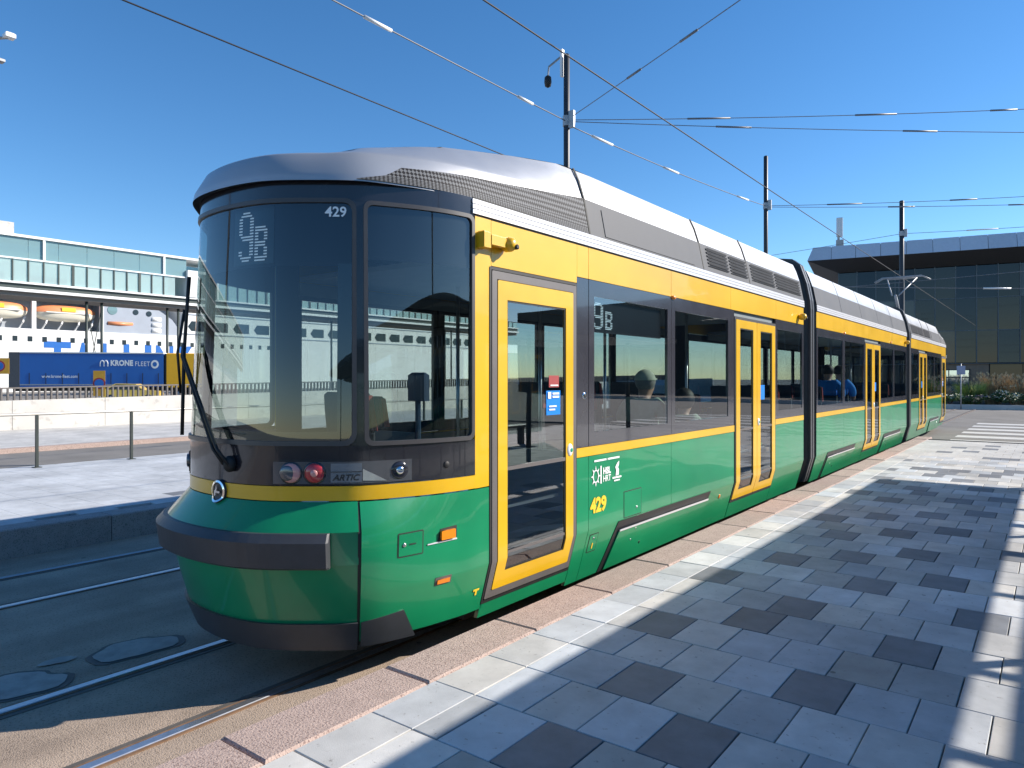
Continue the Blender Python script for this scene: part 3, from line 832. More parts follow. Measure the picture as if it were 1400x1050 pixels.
def door_leaf(a, b, za, zb, w, button=None, sticker=False, wt=.10, wb=.11):
    D = ring('door', a, b, za, zb, w, 'yellow', tram, .012, .012, .03, wz=wt, w2=wb)
    patch('pane', a + w - .01, b - w + .01, za + wb - .01, zb - wt + .01, 'sglass', D, .000, 0)
    ring('glass_seal', a + w - .006, b - w + .006, za + wb - .006, zb - wt + .006, .018, 'rubber', D, .01, .006, .01)
    patch('cross_bar', a + w, b - w, 1.235, 1.262, 'seal', D, .008, .02)
    patch('handrail_bar', a + w + .02, b - w - .02, .955, .975, 'steel', D, -.05, .02)
    patch('sill_line', a + w, b - w, .655, .675, 'seal', D, .006, .01)
    if button:
        bt = disc('door_button', button, 1.315, .038, 'white', D, .014, .012, 18, .05)
        disc('button_centre', button + .006, 1.315, .018, 'greenled', bt, .026, .004, 12)
    if sticker:
        u0 = b - w - .26
        patch('blue_sticker', u0, u0 + .19, 1.60, 1.785, 'bluest', D, .004, .002)
        decal('sticker_mark', [(0, 0), (.04, 0), (.04, .05), (0, .05), (.06, .03), (.15, .03), (.15, .045), (.06, .045), (.06, .005), (.15, .005), (.15, .02), (.06, .02)], [(0, 1, 2, 3), (4, 5, 6, 7), (8, 9, 10, 11)], u0 + .015, 1.725, 'white', D, .010)
        decal('sticker_lines', [(0, 0), (.10, 0), (.10, .012), (0, .012), (0, -.025), (.08, -.025), (.08, -.013), (0, -.013)], [(0, 1, 2, 3), (4, 5, 6, 7)], u0 + .03, 1.66, 'white', D, .010)
        patch('notice', u0 + .035, u0 + .17, 1.81, 1.90, 'seatred', D, .004, .002)
        patch('notice_line', u0 + .05, u0 + .155, 1.82, 1.83, 'white', D, .008, .001)
    return D
def double_door(Ya, Yb):
    a, b = UY(Ya), UY(Yb); m = (a + b) / 2
    ring('door_frame', a - .03, b + .03, .375, 2.625, .034, 'rubber', tram, .01, .006, .03)
    door_leaf(a + .004, m - .006, .41, 2.59, .135, None, False)
    door_leaf(m + .006, b - .004, .41, 2.59, .135, m + .06, False)
    u0 = m + .16
    patch('blue_sticker', u0, u0 + .16, 1.60, 1.79, 'bluest', tram, .006, .002)
    patch('side_sill', a - .02, b + .02, .19, .372, 'green', tram, 0, .03)

M['greenled'] = mat('green_button', (0.02, 0.35, 0.22), 0.3)
def section_side_one():
    # single door
    a, b = UY(3.758), UY(4.828)
    ring('door_frame', a, b, .36, 2.615, .055, 'seal', tram, .012, .008, .04)
    ring('door_gap', a - .022, b + .012, .33, 2.64, .02, 'rubber', tram, .01, .004, .03)
    door_leaf(a + .06, b - .05, .415, 2.555, .105, b - .05 - .05, True, wt=.13, wb=.12)
    patch('side_sill', a - .02, b + .012, .23, .345, 'green', tram, 0, .03)
    patch('yellow_fascia', UY(3.758), UY(4.85), 2.645, 2.952, 'yellow', tram, 0, .03)
    pillar(1, 4.845, 5.03); pk = lower(1, 4.845, 5.03); belt(1, 4.845, 8.40)
    lower(1, 5.03, 6.62); lower(1, 6.62, 8.38)
    window(1, 5.03, 6.62); window(1, 6.62, 8.27); pillar(1, 8.27, 8.385)
    fascia(1, 4.85, 5.03); fascia(1, 5.03, 6.62); fascia(1, 6.62, 8.27); fascia(1, 8.27, 10.0); fascia(1, 10.0, 11.36)
    double_door(8.42, 9.93)
    lower(1, 9.96, 11.36); belt(1, 9.96, 11.36); window(1, 9.97, 11.36)
    hatch_cover(5.537, 7.655)
    # far side
    for Ya, Yb in ((3.758, 5.6), (5.6, 7.5), (7.5, 9.4), (9.4, 11.36)):
        lower(-1, Ya, Yb); belt(-1, Ya, Yb); window(-1, Ya, Yb); fascia(-1, Ya, Yb)

def details_one():
    # side marks
    letters('fleet_number', '429', UY(5.05), .752, .165, 'yprint', tram, .005, .045, 1.0, width=.265)
    letters('operator_lettering', 'HSL', UY(5.262), 1.062, .075, 'white', tram, .005, .05, width=.13)
    letters('operator_lettering', 'HRT', UY(5.262), 1.000, .075, 'white', tram, .005, .015, width=.13)
    decal('logo_bar', [(0, 0), (.02, 0), (.02, .15), (0, .15)], [(0, 1, 2, 3)], UY(5.215), .99, 'white', tram, .005)
    n = 8; v = []; f = []
    for k in range(32):
        a = 2 * math.pi * k / 32
        v += [(.036 * math.cos(a) + .0, .045 * math.sin(a)), (.048 * math.cos(a), .058 * math.sin(a))]
    for k in range(32): f.append((2 * k, 2 * k + 1, 2 * ((k + 1) % 32) + 1, 2 * ((k + 1) % 32)))
    for k in range(n):
        a = 2 * math.pi * k / n; q = len(v)
        for da, rr in ((-.22, .046), (.22, .046), (.0, .078)):
            v.append((rr * math.cos(a + da), rr * 1.15 * math.sin(a + da)))
        f.append((q, q + 1, q + 2))
    decal('sun_emblem', v, f, UY(5.14), 1.06, 'white', tram, .005)
    decal('figure_emblem', [(.0, 0), (.055, 0), (.06, .05), (.045, .07), (.06, .09), (.065, .125), (.03, .11), (-.005, .075), (.012, .045)], [(0, 1, 2, 8), (2, 3, 7, 8), (3, 4, 6, 7), (4, 5, 6)], UY(5.475), 1.03, 'white', tram, .005)
    decal('logo_caption', [(0, .012), (.16, .012), (.16, .027), (0, .027), (.03, -.013), (.13, -.013), (.13, .0), (.03, .0)], [(0, 1, 2, 3), (4, 5, 6, 7)], UY(5.42), .995, 'white', tram, .005)
    decal('caption_line', [(0, 0), (.2, 0), (.2, .016), (0, .016), (.23, 0), (.43, 0), (.43, .016), (.23, .016), (.208, 0), (.214, 0), (.222, .016), (.216, .016)], [(0, 1, 2, 3), (4, 5, 6, 7), (8, 9, 10, 11)], UY(5.115), 1.18, 'white', tram, .005)
    def hatch(Ya, Yb, z0, z1, u0=None):
        a, b = (UY(Ya), UY(Yb)) if u0 is None else u0
        ring('hatch_outline', a, b, z0, z1, .008, 'joint', tram, .008, .0015, .01)
        h = patch('hatch', a + .008, b - .008, z0 + .008, z1 - .008, 'green', tram, .003, .003)
        return h, a, b
    h, a, b = hatch(5.63, 5.97, .63, .87); disc('lock', b - .10, .70, .012, 'steel', h, .006, .004, 10)
    h, a, b = hatch(5.075, 5.22, .42, .58); disc('lock', a + .07, .54, .010, 'steel', h, .006, .004, 10); decal('yellow_mark', [(0, 0), (.015, 0), (.015, .05), (0, .05)], [(0, 1, 2, 3)], a + .06, .45, 'yprint', h, .007)
    h, a, b = hatch(0, 0, .80, .95, (1.29, 1.47)); disc('lock', a + .045, .875, .013, 'steel', h, .006, .005, 12); decal('lock_mark', [(0, 0), (.045, 0), (.045, .008), (0, .008)], [(0, 1, 2, 3)], a + .08, .87, 'joint', h, .006)
    # lamps on the cheek
    p = patch('lamp_recess', 1.50, 1.74, .845, .935, 'joint', tram, .002, .01, corners=[(1.58, .855), (1.74, .86), (1.74, .935), (1.60, .93)])
    patch('side_lamp', 1.60, 1.715, .862, .918, 'orange', p, .022, .03)
    patch('recess_lip', 1.50, 1.74, .845, .853, 'rail_white', p, .006, .01)
    p = patch('reflector_frame', 1.57, 1.70, .572, .625, 'seal', tram, .003, .01)
    patch('side_reflector', 1.585, 1.685, .580, .608, 'orange', p, .010, .01)
    decal('yellow_mark', [(0, .03), (.06, .03), (.06, .045), (0, .045), (.022, 0), (.04, 0), (.04, .03), (.022, .03)], [(0, 1, 2, 3), (4, 5, 6, 7)], U1 + .02, .42, 'yprint', tram, .005)
    for Y, z in ((6.66, 2.69), (14.02, 2.70), (18.7, 2.72)):
        disc('side_marker', UY(Y), z, .042, 'orange', tram, .012, .02, 12, .022)
    disc('side_reflector', UY(7.98), .513, .025, 'orange', tram, .004, .008, 12)
    ks = disc('key_switch', UY(4.962), 1.737, .03, 'chrome', tram, .004, .006, 16); disc('key_hole', UY(4.962), 1.737, .017, 'rubber', ks, .010, .003, 12)
    # camera arms (yellow brackets with a round camera)
    for Y, nm in ((3.60, 1), (11.1, 0), (20.7, 0)):
        u = UY(Y); c = empty('side_camera', (0, 0, 0), parent=tram); z = 2.80 if nm else 2.80
        if nm:
            MB().box(TX + HW, TX + HW + .07, Y + .0, Y + .07, z - .055, z + .055, .01).build('bracket', 'yellow', c)
            MB().box(TX + HW + .025, TX + HW + .075, Y + .072, Y + .23, z - .03, z + .04, .008).build('arm', 'yellow', c)
        y = Y + .28 if nm else Y
        MB().lathe([(.0, .0), (.035, .005), (.05, .03), (.052, .07), (.04, .1), (.02, .112)], (TX + HW, y, z), 'x', 16).build('camera_ball', 'yellow', c, True)
        MB().lathe([(.0, .0), (.018, .0), (.018, .02), (0, .022)], (TX + HW + .10, y - .01 + .028, z - .02), 'x', 12).build('lens', 'rubber', c, True)
    # numbers on the screen and destination display
    letters('fleet_number', '429', .87, 2.848, .085, 'white', tram, .004, .02, width=.135)
    nine = ['..####..', '.######.', '##....##', '##....##', '##....##', '##....##', '##....##', '##....##', '.#######', '..######', '......##', '......##', '......##', '##....##', '##....##', '.######.', '..####..']
    bb = ['######.', '#######', '##...##', '##...##', '##...##', '######.', '######.', '##...##', '##...##', '##...##', '#######', '######.']
    def led(rows, u, z, cw, rh):
        v = []; f = []
        for r_, row in enumerate(rows):
            k = 0
            while k < len(row):
                if row[k] == '#':
                    e = k
                    while e < len(row) and row[e] == '#': e += 1
                    q = len(v); zz = z - r_ * rh
                    v += [(u + k * cw, zz), (u + e * cw - .002, zz), (u + e * cw - .002, zz + rh * .48), (u + k * cw, zz + rh * .48)]
                    f.append((q, q + 1, q + 2, q + 3)); k = e
                else: k += 1
        return v, f
    db = patch('display_box', .08, .52, 2.58, 2.935, 'displaybg', tram, -.044, .01)
    for rows, u, z, cw, rh in ((nine, .165, 2.895, .0205, .0185), (bb, .345, 2.80, .0185, .0185)):
        v, f = led(rows, 0, 0, cw, rh)
        o = decal('led_digit', v, f, u, z, 'led', db, -.030)
    # side destination display behind the first window
    sd = patch('display_box', UY(5.13), UY(6.48), 2.27, 2.55, 'displaybg', tram, -.05, .01)
    for rows, u, z, cw, rh in ((nine, UY(5.17), 2.515, .022, .0135), (bb, UY(5.38), 2.45, .018, .0135)):
        v, f = led(rows, 0, 0, cw, rh)
        decal('led_digit', v, f, u, z, 'ledside', sd, -.044)
    # door gap of the cowl
    patch('cowl_gap', 1.071, 1.091, .27, 1.148, 'joint', tram, -.006, .02)
M['displaybg'] = mat('display_black', (0.012, 0.014, 0.02), 0.3)
M['ledside'] = mat('led_side', (0.6, 0.72, 0.8), 0.5, var=0.02, emit=0.25)

tram_end(True); section_side_one(); details_one()
MIR[0] = True
tram_end(False); section_side_one()
MIR[0] = False
# middle module
for Ya, Yb in ((12.1, 13.98), (13.98, 15.80), (17.42, 19.1), (19.1, 20.96)):
    window(1, Ya, Yb)
for Ya, Yb in ((12.1, 14.0), (14.0, 15.80), (17.42, 19.0), (19.0, 20.96)):
    lower(1, Ya, Yb)
for Ya, Yb in ((12.1, 14.0), (14.0, 16.2), (16.2, 18.5), (18.5, 20.96)):
    fascia(1, Ya, Yb)
belt(1, 12.1, 15.80); belt(1, 17.42, 20.96)
double_door(15.84, 17.39)
hatch_cover(12.83, 14.96); hatch_cover(17.88, 20.11)
for Ya, Yb in ((12.1, 14.3), (14.3, 16.5), (16.5, 18.7), (18.7, 20.96)):
    lower(-1, Ya, Yb); belt(-1, Ya, Yb); window(-1, Ya, Yb); fascia(-1, Ya, Yb)
UM0, UM1 = UY(12.1), UY(20.96)
crown(UM1, UM0)
for s in (-1, 1):
    def uu(a, b): return (a, b) if s > 0 else (-b, -a)
    patch('roof', *uu(UM0, UM1), 0, 4, 'silver', tram, 0, 0, fn=RF, zs=[0, 1, 1.93, 2.07, 3, 3.93, 4])
    for a, b in ((12.1, 13.8), (13.82, 15.5), (15.52, 17.2), (17.22, 19.0), (19.02, 20.96)):
        patch('roof_panel', *uu(UY(a), UY(b)), .0, 2, 'cladsolid', tram, .008, .006, fn=RF, zs=[0, 1, 2])
    for Y in (13.81, 15.51, 17.21, 19.01):
        patch('roof_joint', *uu(UY(Y) - .008, UY(Y) + .008), 2, 4, 'joint', tram, .004, .004, fn=RF, zs=[2, 3, 4])
    for q in range(3):
        patch('roof_rail', *uu(UM0, UM1), 2.966 + q * .034, 2.994 + q * .034, 'rail_white', tram, .014 - .002 * q, .02)
    patch('rail_backing', *uu(UM0, UM1), 2.955, 3.075, 'joint', tram, .002, .01)
# bellows
SEC = [(1.01, .25), (1.03, .30), (1.12, .63), (1.12, 2.96), (1.11, 3.10), (1.06, 3.365), (.96, 3.63), (.84, 3.73), (.5, 3.78), (0, 3.79)]
def section_ring(Y, off):
    pr = [(x + (off if x > .3 else 0), z + (off if z > 3.4 else 0)) for x, z in SEC]
    full = pr + [(-x, z) for x, z in reversed(pr[:-1])]
    return [(TX + x, Y, z) for x, z in full]
for Ya, Yb in ((11.37, 12.09), (20.97, 21.69)):
    B = empty('bellows', (0, 0, 0), parent=tram)
    v = []; f = []; n = len(section_ring(0, 0)); st = 30
    for k in range(st + 1):
        off = -.005 - (.055 if k % 2 else 0.0)
        v += section_ring(Ya + (Yb - Ya) * k / st, off)
    for k in range(st):
        for i in range(n - 1):
            a = k * n + i; f.append((a, a + n, a + n + 1, a + 1))
    put('bellows_skin', v, f, 'bellows', B)
    for Y0, Y1 in ((Ya + .26, Ya + .34), (Yb - .34, Yb - .26)):
        pr = section_ring(Y0, .035); qr = section_ring(Y1, .035); ir = section_ring(Y0, -.06); jr = section_ring(Y1, -.06)
        v = pr + qr + ir + jr; f = []
        for i in range(n - 1):
            f += [(i, n + i, n + i + 1, i + 1), (i, i + 1, 2 * n + i + 1, 2 * n + i), (n + i, 3 * n + i, 3 * n + i + 1, n + i + 1)]
        put('bellows_frame', v, f, 'bumper', B)
# underframe, floor, ceiling, inner walls
for Ya, Yb in ((2.9, 11.36), (12.1, 20.96), (21.7, 30.2)):
    box('underframe', TX - .75, TX + .75, Ya + 1.0, Yb - .8, .12, .36, 'dark', tram)
    box('floor', TX - .97, TX + .97, Ya + .3, Yb - .3, .362, .40, 'intfloor', tram)
    box('ceiling', TX - 1.06, TX + 1.06, Ya + .9, Yb - .7, 2.72, 2.76, 'intceil', tram)
    for s in (-1, 1):
        zz = MB()
        if s < 0: zz.box(TX - 1.08, TX - 1.05, Ya + .9, Yb - .1, .66, 1.30)
        zz.box(TX + s * 1.07 - .012, TX + s * 1.07 + .012, Ya + .9, Yb - .1, 2.60, 2.715)
        zz.build('inner_lining', 'intgrey', tram)
    for wy in (Ya + 2.6, Ya + 4.4):
        for s in (-.5, .5):
            MB().lathe([(.05, -.05), (.27, -.05), (.28, -.03), (.28, .05), (.05, .05)], (TX + s, wy, .295), 'x', 24).build('wheel', 'railside', tram, True)
box('floor', TX - .95, TX + .95, 11.3, 12.15, .362, .39, 'intfloor', tram); box('floor', TX - .95, TX + .95, 20.9, 21.75, .362, .39, 'intfloor', tram)
for Ya, Yb in ((4.85, 8.36), (9.98, 11.36), (12.1, 15.8), (17.43, 20.96), (21.7, 23.08), (24.7, 28.2)):
    box('inner_lining', TX + 1.05, TX + 1.075, Ya, Yb, .66, 1.30, 'intgrey', tram)
box('nose_floor', TX - .5, TX + .5, 2.68, 2.9, .362, .40, 'dark', tram); box('nose_floor', TX - .72, TX + .72, 2.9, 3.19, .362, .40, 'dark', tram)
# podium and seats
box('podium', TX + .25, TX + 1.0, 5.3, 8.2, .402, .62, 'intgrey', tram); box('podium', TX + .25, TX + 1.0, 13.9, 15.7, .402, .74, 'intgrey', tram); box('podium', TX - 1.0, TX - .25, 5.3, 8.2, .402, .62, 'intgrey', tram)
def make_seat(x, y, z, f=1, low=False):
    st = empty('seat', (x, y, z), 0 if f > 0 else math.pi, parent=tram)
    MB().prism([(-.06, .40), (.36, .42), (.40, .46), (.38, .49), (-.02, .475), (-.08, .46)], -.21, .21, 'x').build('cushion', 'seat', st, fix=True)
    if low:
        MB().prism([(-.08, .44), (-.02, .46), (-.06, .80), (-.12, .82), (-.14, .78)], -.22, .22, 'x').build('backrest', 'seat', st, fix=True)
        MB().box(-.12, .12, .02, .28, 0, .40).build('pedestal', 'dark', st); return st
    MB().prism([(-.08, .44), (-.02, .46), (-.08, 1.10), (-.10, 1.20), (-.13, 1.22), (-.16, 1.20), (-.155, 1.1)], -.22, .22, 'x').build('backrest', 'seat', st, fix=True)
    for s in (-1, 1):
        MB().prism([(-.10, .95), (-.05, .95), (-.10, 1.2), (-.14, 1.2)], s * .222, s * .236, 'x').build('red_trim', 'seatred', st, fix=True)
    MB().box(-.12, .12, .02, .28, 0, .40).build('pedestal', 'dark', st)
for x in (.76, .31, -.31, -.76):
    for y in (6.2, 7.4):
        make_seat(TX + x, y + (.35 if x > .7 and y < 7 else (.2 if x > .7 else 0)), .62, 1, x > .7)
for x in (.76, -.31, -.76):
    for y in (13.1, 14.2, 15.1, 18.2, 19.3, 22.4, 25.6, 26.9):
        lo = x > .7 and y in (14.2, 15.1)
        make_seat(TX + x, y, .74 if lo else .52, 1, lo)
for x in (-.33, -.79):
    make_seat(TX + x, 10.4, .42)
make_seat(TX + .15, 3.45, .56, 1); make_seat(TX - .75, 4.4, .5, 1)
# grab poles and cab partition
for x, y in ((.55, 5.15), (.2, 6.9), (.55, 8.3), (.55, 10.1), (-.2, 4.9), (.5, 15.7), (.5, 17.5), (-.1, 14.0), (.5, 23), (.5, 25)):
    MB().tube([(TX + x, y, .4), (TX + x, y, 2.72)], .017, 8).build('grab_pole', 'steel', tram, True)
box('partition', TX + .35, TX + 1.0, 4.9, 4.93, .41, 1.28, 'intgrey', tram); box('partition', TX - 1.0, TX - .1, 4.25, 4.28, .41, 1.42, 'intgrey', tram)
MB().box(TX - .95, TX - .25, 3.1, 3.4, .41, 1.25, .04).box(TX - .9, TX - .4, 3.45, 3.7, .41, 1.1).build('cab_locker', 'dark', tram)
o = MB().tube([(TX + .60, 3.58, 1.2), (TX + .60, 3.58, 1.72)], .02, 8).box(TX + .53, TX + .69, 3.55, 3.60, 1.72, 1.92, .02).build('monitor', 'bluegrey', tram)
# pantograph
pg = empty('pantograph', (0, 0, 0), parent=tram); py = 27.2
MB().box(TX - .5, TX + .5, py - .5, py + .5, 3.74, 3.80).build('base', 'dark', pg)
MB().tube([(TX, py + .4, 3.84), (TX, py - .75, 4.62)], .045, 8).build('lower_arm', 'galv', pg, True)
MB().tube([(TX - .1, py - .75, 4.62), (TX - .45, py + .55, 5.32)], .02, 6).tube([(TX + .1, py - .75, 4.62), (TX + .45, py + .55, 5.32)], .02, 6).tube([(TX - .45, py + .55, 5.32), (TX + .45, py + .55, 5.32)], .018, 6).build('upper_arm', 'galv', pg, True)
MB().tube([(TX - .85, py + .45, 5.24), (TX - .6, py + .45, 5.38), (TX + .6, py + .45, 5.38), (TX + .85, py + .45, 5.24)], .022, 6).tube([(TX - .85, py + .68, 5.24), (TX - .6, py + .68, 5.38), (TX + .6, py + .68, 5.38), (TX + .85, py + .68, 5.24)], .022, 6).build('collector_head', 'galv', pg, True)
# ---------------------------------------------------------------- passengers
def skin_mesh(name, chains, material, parent, sub=2):
    """chains: list of [(x,y,z,r), ...]; first point of a later chain may equal an earlier point (joined)"""
    pts = []; rad = []; ed = []; idx = {}
    for ch in chains:
        prev = None
        for x, y, z, r in ch:
            k = (round(x, 4), round(y, 4), round(z, 4))
            if k not in idx:
                idx[k] = len(pts); pts.append(k); rad.append(r)
            i = idx[k]
            if prev is not None and prev != i: ed.append((prev, i))
            prev = i
    me = bpy.data.meshes.new(name); me.from_pydata(pts, ed, [])
    o = bpy.data.objects.new(name, me); COL.objects.link(o)
    md = o.modifiers.new('skin', 'SKIN'); md.use_smooth_shade = True
    for i, sv in enumerate(me.skin_vertices[0].data):
        r = rad[i]; sv.radius = r if isinstance(r, tuple) else (r, r)
        sv.use_root = (i == 0)
    s = o.modifiers.new('sub', 'SUBSURF'); s.levels = sub; s.render_levels = sub
    dg = bpy.context.evaluated_depsgraph_get()
    m2 = bpy.data.meshes.new_from_object(o.evaluated_get(dg))
    bpy.data.objects.remove(o); bpy.data.meshes.remove(me)
    m2.name = name; m2.materials.clear(); m2.materials.append(M[material])
    for p in m2.polygons: p.use_smooth = True
    r = bpy.data.objects.new(name, m2); COL.objects.link(r); r.parent = parent
    return r
def passenger(loc, label, shirt, hairmat, cap=False, long_hair=False, lean=0.0, floor=.0):
    P = empty('person', loc, 0, label, 'person', 'passengers inside the tram')
    h = .47
    L = lean
    spine = [(0, 0, h + .10, .15), (0, -.02 + L * .2, h + .28, .145), (0, -.03 + L * .6, h + .46, .155), (0, -.02 + L, h + .60, .08), (0, .0 + L, h + .65, .058), (0, .02 + L, h + .71, .085), (0, .03 + L, h + .79, .096), (0, .02 + L, h + .86, .075)]
    ch = [spine]
    for s in (-1, 1):
        ch.append([spine[2], (s * .16, -.03 + L * .6, h + .56, .072), (s * .235, -.02 + L * .6, h + .49, .060), (s * .25, .06, h + .26, .046), (s * .16, .27, h + .20, .036), (s * .10, .36, h + .18, .04), (s * .07, .42, h + .165, .02)])
        ch.append([spine[0], (s * .10, .06, h + .08, .09), (s * .12, .42, h + .07, .066), (s * .12, .42, h - .2, .055), (s * .12, .40, .10, .042), (s * .12, .54, .05, .04)])
    ch.append([spine[5], (0, .11 + L, h + .74, .022)])
    skin_mesh('body', ch, 'skin', P)
    sh = [[(x, y, z, r + .018) for x, y, z, r in spine[:4]]]
    for s in (-1, 1):
        sh.append([sh[0][2], (s * .16, -.03 + L * .6, h + .57, .092), (s * .24, -.02 + L * .6, h + .48, .082), (s * .245, .05, h + .30, .066)])
    skin_mesh('shirt', sh, shirt, P)
    tr = [[(0, 0, h + .085, .165), (0, -.01, h + .16, .15)]]
    for s in (-1, 1):
        tr.append([tr[0][0], (s * .10, .06, h + .08, .105), (s * .12, .42, h + .07, .08), (s * .12, .42, h - .2, .07), (s * .12, .40, .12, .058)])
    skin_mesh('trousers', tr, 'dark', P)
    cx, cy, cz = 0, .025 + L, h + .79
    v = []; f = []; n = 20; m = 8
    for j in range(m + 1):
        th = R(8 + (78 if cap else (112 if not long_hair else 150)) * j / m)
        for k in range(n):
            a = 2 * math.pi * k / n
            front = math.sin(a) > .35
            t2 = min(th, R(62)) if (front and not cap) else th
            rr = .112 if not long_hair else .122
            v.append((cx + rr * math.sin(t2) * math.cos(a), cy - .012 + (rr + .008) * math.sin(t2) * math.sin(a), cz + .02 + (rr + .01) * math.cos(t2)))
    for j in range(m):
        for k in range(n):
            k2 = (k + 1) % n; f.append((j * n + k, (j + 1) * n + k, (j + 1) * n + k2, j * n + k2))
    f.append(tuple(range(n)))
    o = put('cap' if cap else 'hair', v, f, hairmat, P, True)
    if cap:
        v = []; f = []
        for j in range(5):
            th = R(74 + 62 * j / 4)
            for k in range(15):
                a = R(150 + 240 * k / 14)
                v.append((cx + .106 * math.sin(th) * math.cos(a), cy - .008 + .112 * math.sin(th) * math.sin(a), cz + .02 + .118 * math.cos(th)))
        for j in range(4):
            for k in range(14): f.append((j * 15 + k, (j + 1) * 15 + k, (j + 1) * 15 + k + 1, j * 15 + k + 1))
        put('hair', v, f, 'hairgrey', P, True)
        MB().prism([(-.075, cy + .07), (-.06, cy + .15), (0, cy + .18), (.06, cy + .15), (.075, cy + .07)], cz + .035, cz + .047, 'z').build('cap_brim', hairmat, P)
    return P
M['shirtgreen'] = mat('sage_shirt', (0.30, 0.38, 0.29), 0.85, var=0.15, scale=14)
M['capgrey'] = mat('pale_cap', (0.5, 0.55, 0.44), 0.85, var=0.12, scale=20)
M['hairgrey'] = mat('grey_hair', (0.28, 0.27, 0.25), 0.7, var=.2, scale=40)
M['hair'] = mat('dark_hair', (0.025, 0.02, 0.016), 0.6, var=0.2, scale=40)
M['shirtblue'] = mat('blue_shirt', (0.02, 0.28, 0.80), 0.8, var=0.1, scale=14)
passenger((TX + .80, 6.64, .57), 'seated passenger in a pale cap and sage green shirt behind the first side window', 'shirtgreen', 'capgrey', cap=True, lean=.03)
passenger((TX + .76, 7.68, .36), 'seated passenger with long dark hair behind the second side window', 'shirtgreen', 'hair', long_hair=True, lean=.06)
passenger((TX + .78, 14.25, .74), 'seated passenger in a blue shirt, nearer one of two in the middle car', 'shirtblue', 'hair')
passenger((TX + .78, 15.16, .74), 'seated passenger in a blue shirt, next to the middle double door', 'shirtblue', 'hair')

# ---------------------------------------------------------------- shelter (stands to the right, its shade falls on the platform)
sh = empty('tram_shelter', (0, 0, PZ), 0, 'long flat-roofed platform shelter that shades the paving', 'shelter')
box('roof', .97, 2.72, -6, 15.7, 2.42, 2.52, 'mast', sh); box('roof', 3.02, 4.6, -6, 15.7, 2.42, 2.52, 'mast', sh)
for k in range(15):
    yy = -5.5 + k * 1.5 + random.uniform(-.25, .25)
    box('roof_beam', 2.72, 3.02, yy, yy + random.choice((.05, .09, .16)), 2.44, 2.50, 'mast', sh)
for y in (-5, -1, 3, 7, 11, 15):
    for x in (1.9, 3.6):
        MB().tube([(x, y, 0), (x, y, 2.42)], .05, 10).build('post', 'mast', sh, True)
M['shglass'] = glass('shelter_glass', (0.75, 0.82, 0.80), 1.5)
for k in range(5):
    box('glass_panel', 4.3, 4.315, -4.9 + k * 4, -1.1 + k * 4, .25, 2.2, 'shglass', sh)
    MB().box(4.1, 4.45, -4.2 + k * 4, -1.8 + k * 4, .42, .47).box(4.2, 4.35, -4.0 + k * 4, -3.9 + k * 4, 0, .42).box(4.2, 4.35, -2.1 + k * 4, -2.0 + k * 4, 0, .42).build('bench', 'bumper', sh)
box('timetable_board', 1.86, 1.94, 7.3, 8.6, 2.05, 2.35, 'dark', sh)

# ---------------------------------------------------------------- overhead line masts
def mast(name_label, x, y, top, r, attach, camera=False):
    m_ = empty('catenary_mast', (x, y, 0), 0, name_label, 'mast', 'dark steel masts carrying the overhead wires')
    MB().lathe([(r * 1.5, 0), (r * 1.5, .9), (r * 1.2, .95), (r * 1.2, top * .62), (r, top * .64), (r, top), (r * .6, top + .03)], (0, 0, 0), 'z', 14).build('pole', 'mast', m_, True)
    MB().lathe([(r + .02, attach - .12), (r + .02, attach + .12)], (0, 0, 0), 'z', 14).box(r, r + .14, -.04, .04, attach - .18, attach + .22).build('clamp', 'galv', m_)
    if camera:
        MB().box(-.16, -.10, -.05, .05, attach + 1.1, attach + 1.75).build('camera_arm', 'insul', m_)
        MB().lathe([(0, -.16), (.07, -.12), (.09, -.02), (.08, .10), (.03, .14)], (-.42, -.18, attach + 1.0), 'z', 12).build('dome_camera', 'rubber', m_, True)
        MB().tube([(-.14, 0, attach + 1.6), (-.4, -.17, attach + 1.35), (-.42, -.18, attach + 1.1)], .025, 6).build('bracket', 'galv', m_)
    return m_
mast('tall dark mast with a dome camera rising behind the tram roof', -9.25, 14.3, 9.6, .075, 8.02, True)
mast('dark overhead-line mast right of the first gangway, behind the tram', -9.25, 29.1, 10.85, .085, 8.85)
mast('farthest dark mast standing in front of the glass building', -6.1, 40.6, 10.85, .11, 9.2)
mast('dark mast behind the photographer on the right', 8.0, 5.2, 9.2, .085, 8.4)
mast('dark mast on the far platform left of the picture', -9.25, -1.2, 9.6, .085, 8.02)

def wire(label, pts, r, m='wire', ins=()):
    w = empty('overhead_wire', (0, 0, 0), 0, label, 'wire')
    MB().tube(pts, r, 6).build('cable', m, w, True)
    for a, b in ins:
        p, q = Vector(pts[0]), Vector(pts[-1])
        # sleeve along the (nearly straight) cable
        def at(t):
            t *= len(pts) - 1; i = min(int(t), len(pts) - 2); return Vector(pts[i]).lerp(Vector(pts[i + 1]), t - i)
        MB().tube([at(a), at(b)], r * 2.6, 8).build('insulator', 'insul' if m == 'wireg' and r > .011 else 'wireg', w, True)
    return w
def sag(a, b, s, n=16):
    a, b = Vector(a), Vector(b)
    return [tuple(a.lerp(b, k / n) + Vector((0, 0, -4 * s * (k / n) * (1 - k / n)))) for k in range(n + 1)]
wire('contact wire running directly above the green tram', [(-4.24, -40, 5.42), (-4.24, 16, 5.42), (-4.24, 60, 5.5)], .0085)
wire('contact wire above the empty far track, at upper left', [(-7.34, -40, 5.66), (-7.34, 20, 5.62), (-7.34, 60, 5.6)], .0085)
wire('pale cable with white sleeves along the masts left of the camera mast', sag((-9.25, -1.2, 8.05), (-9.25, 14.3, 8.02), .05), .013, 'wireg', ((.595, .635), (.875, .91)))
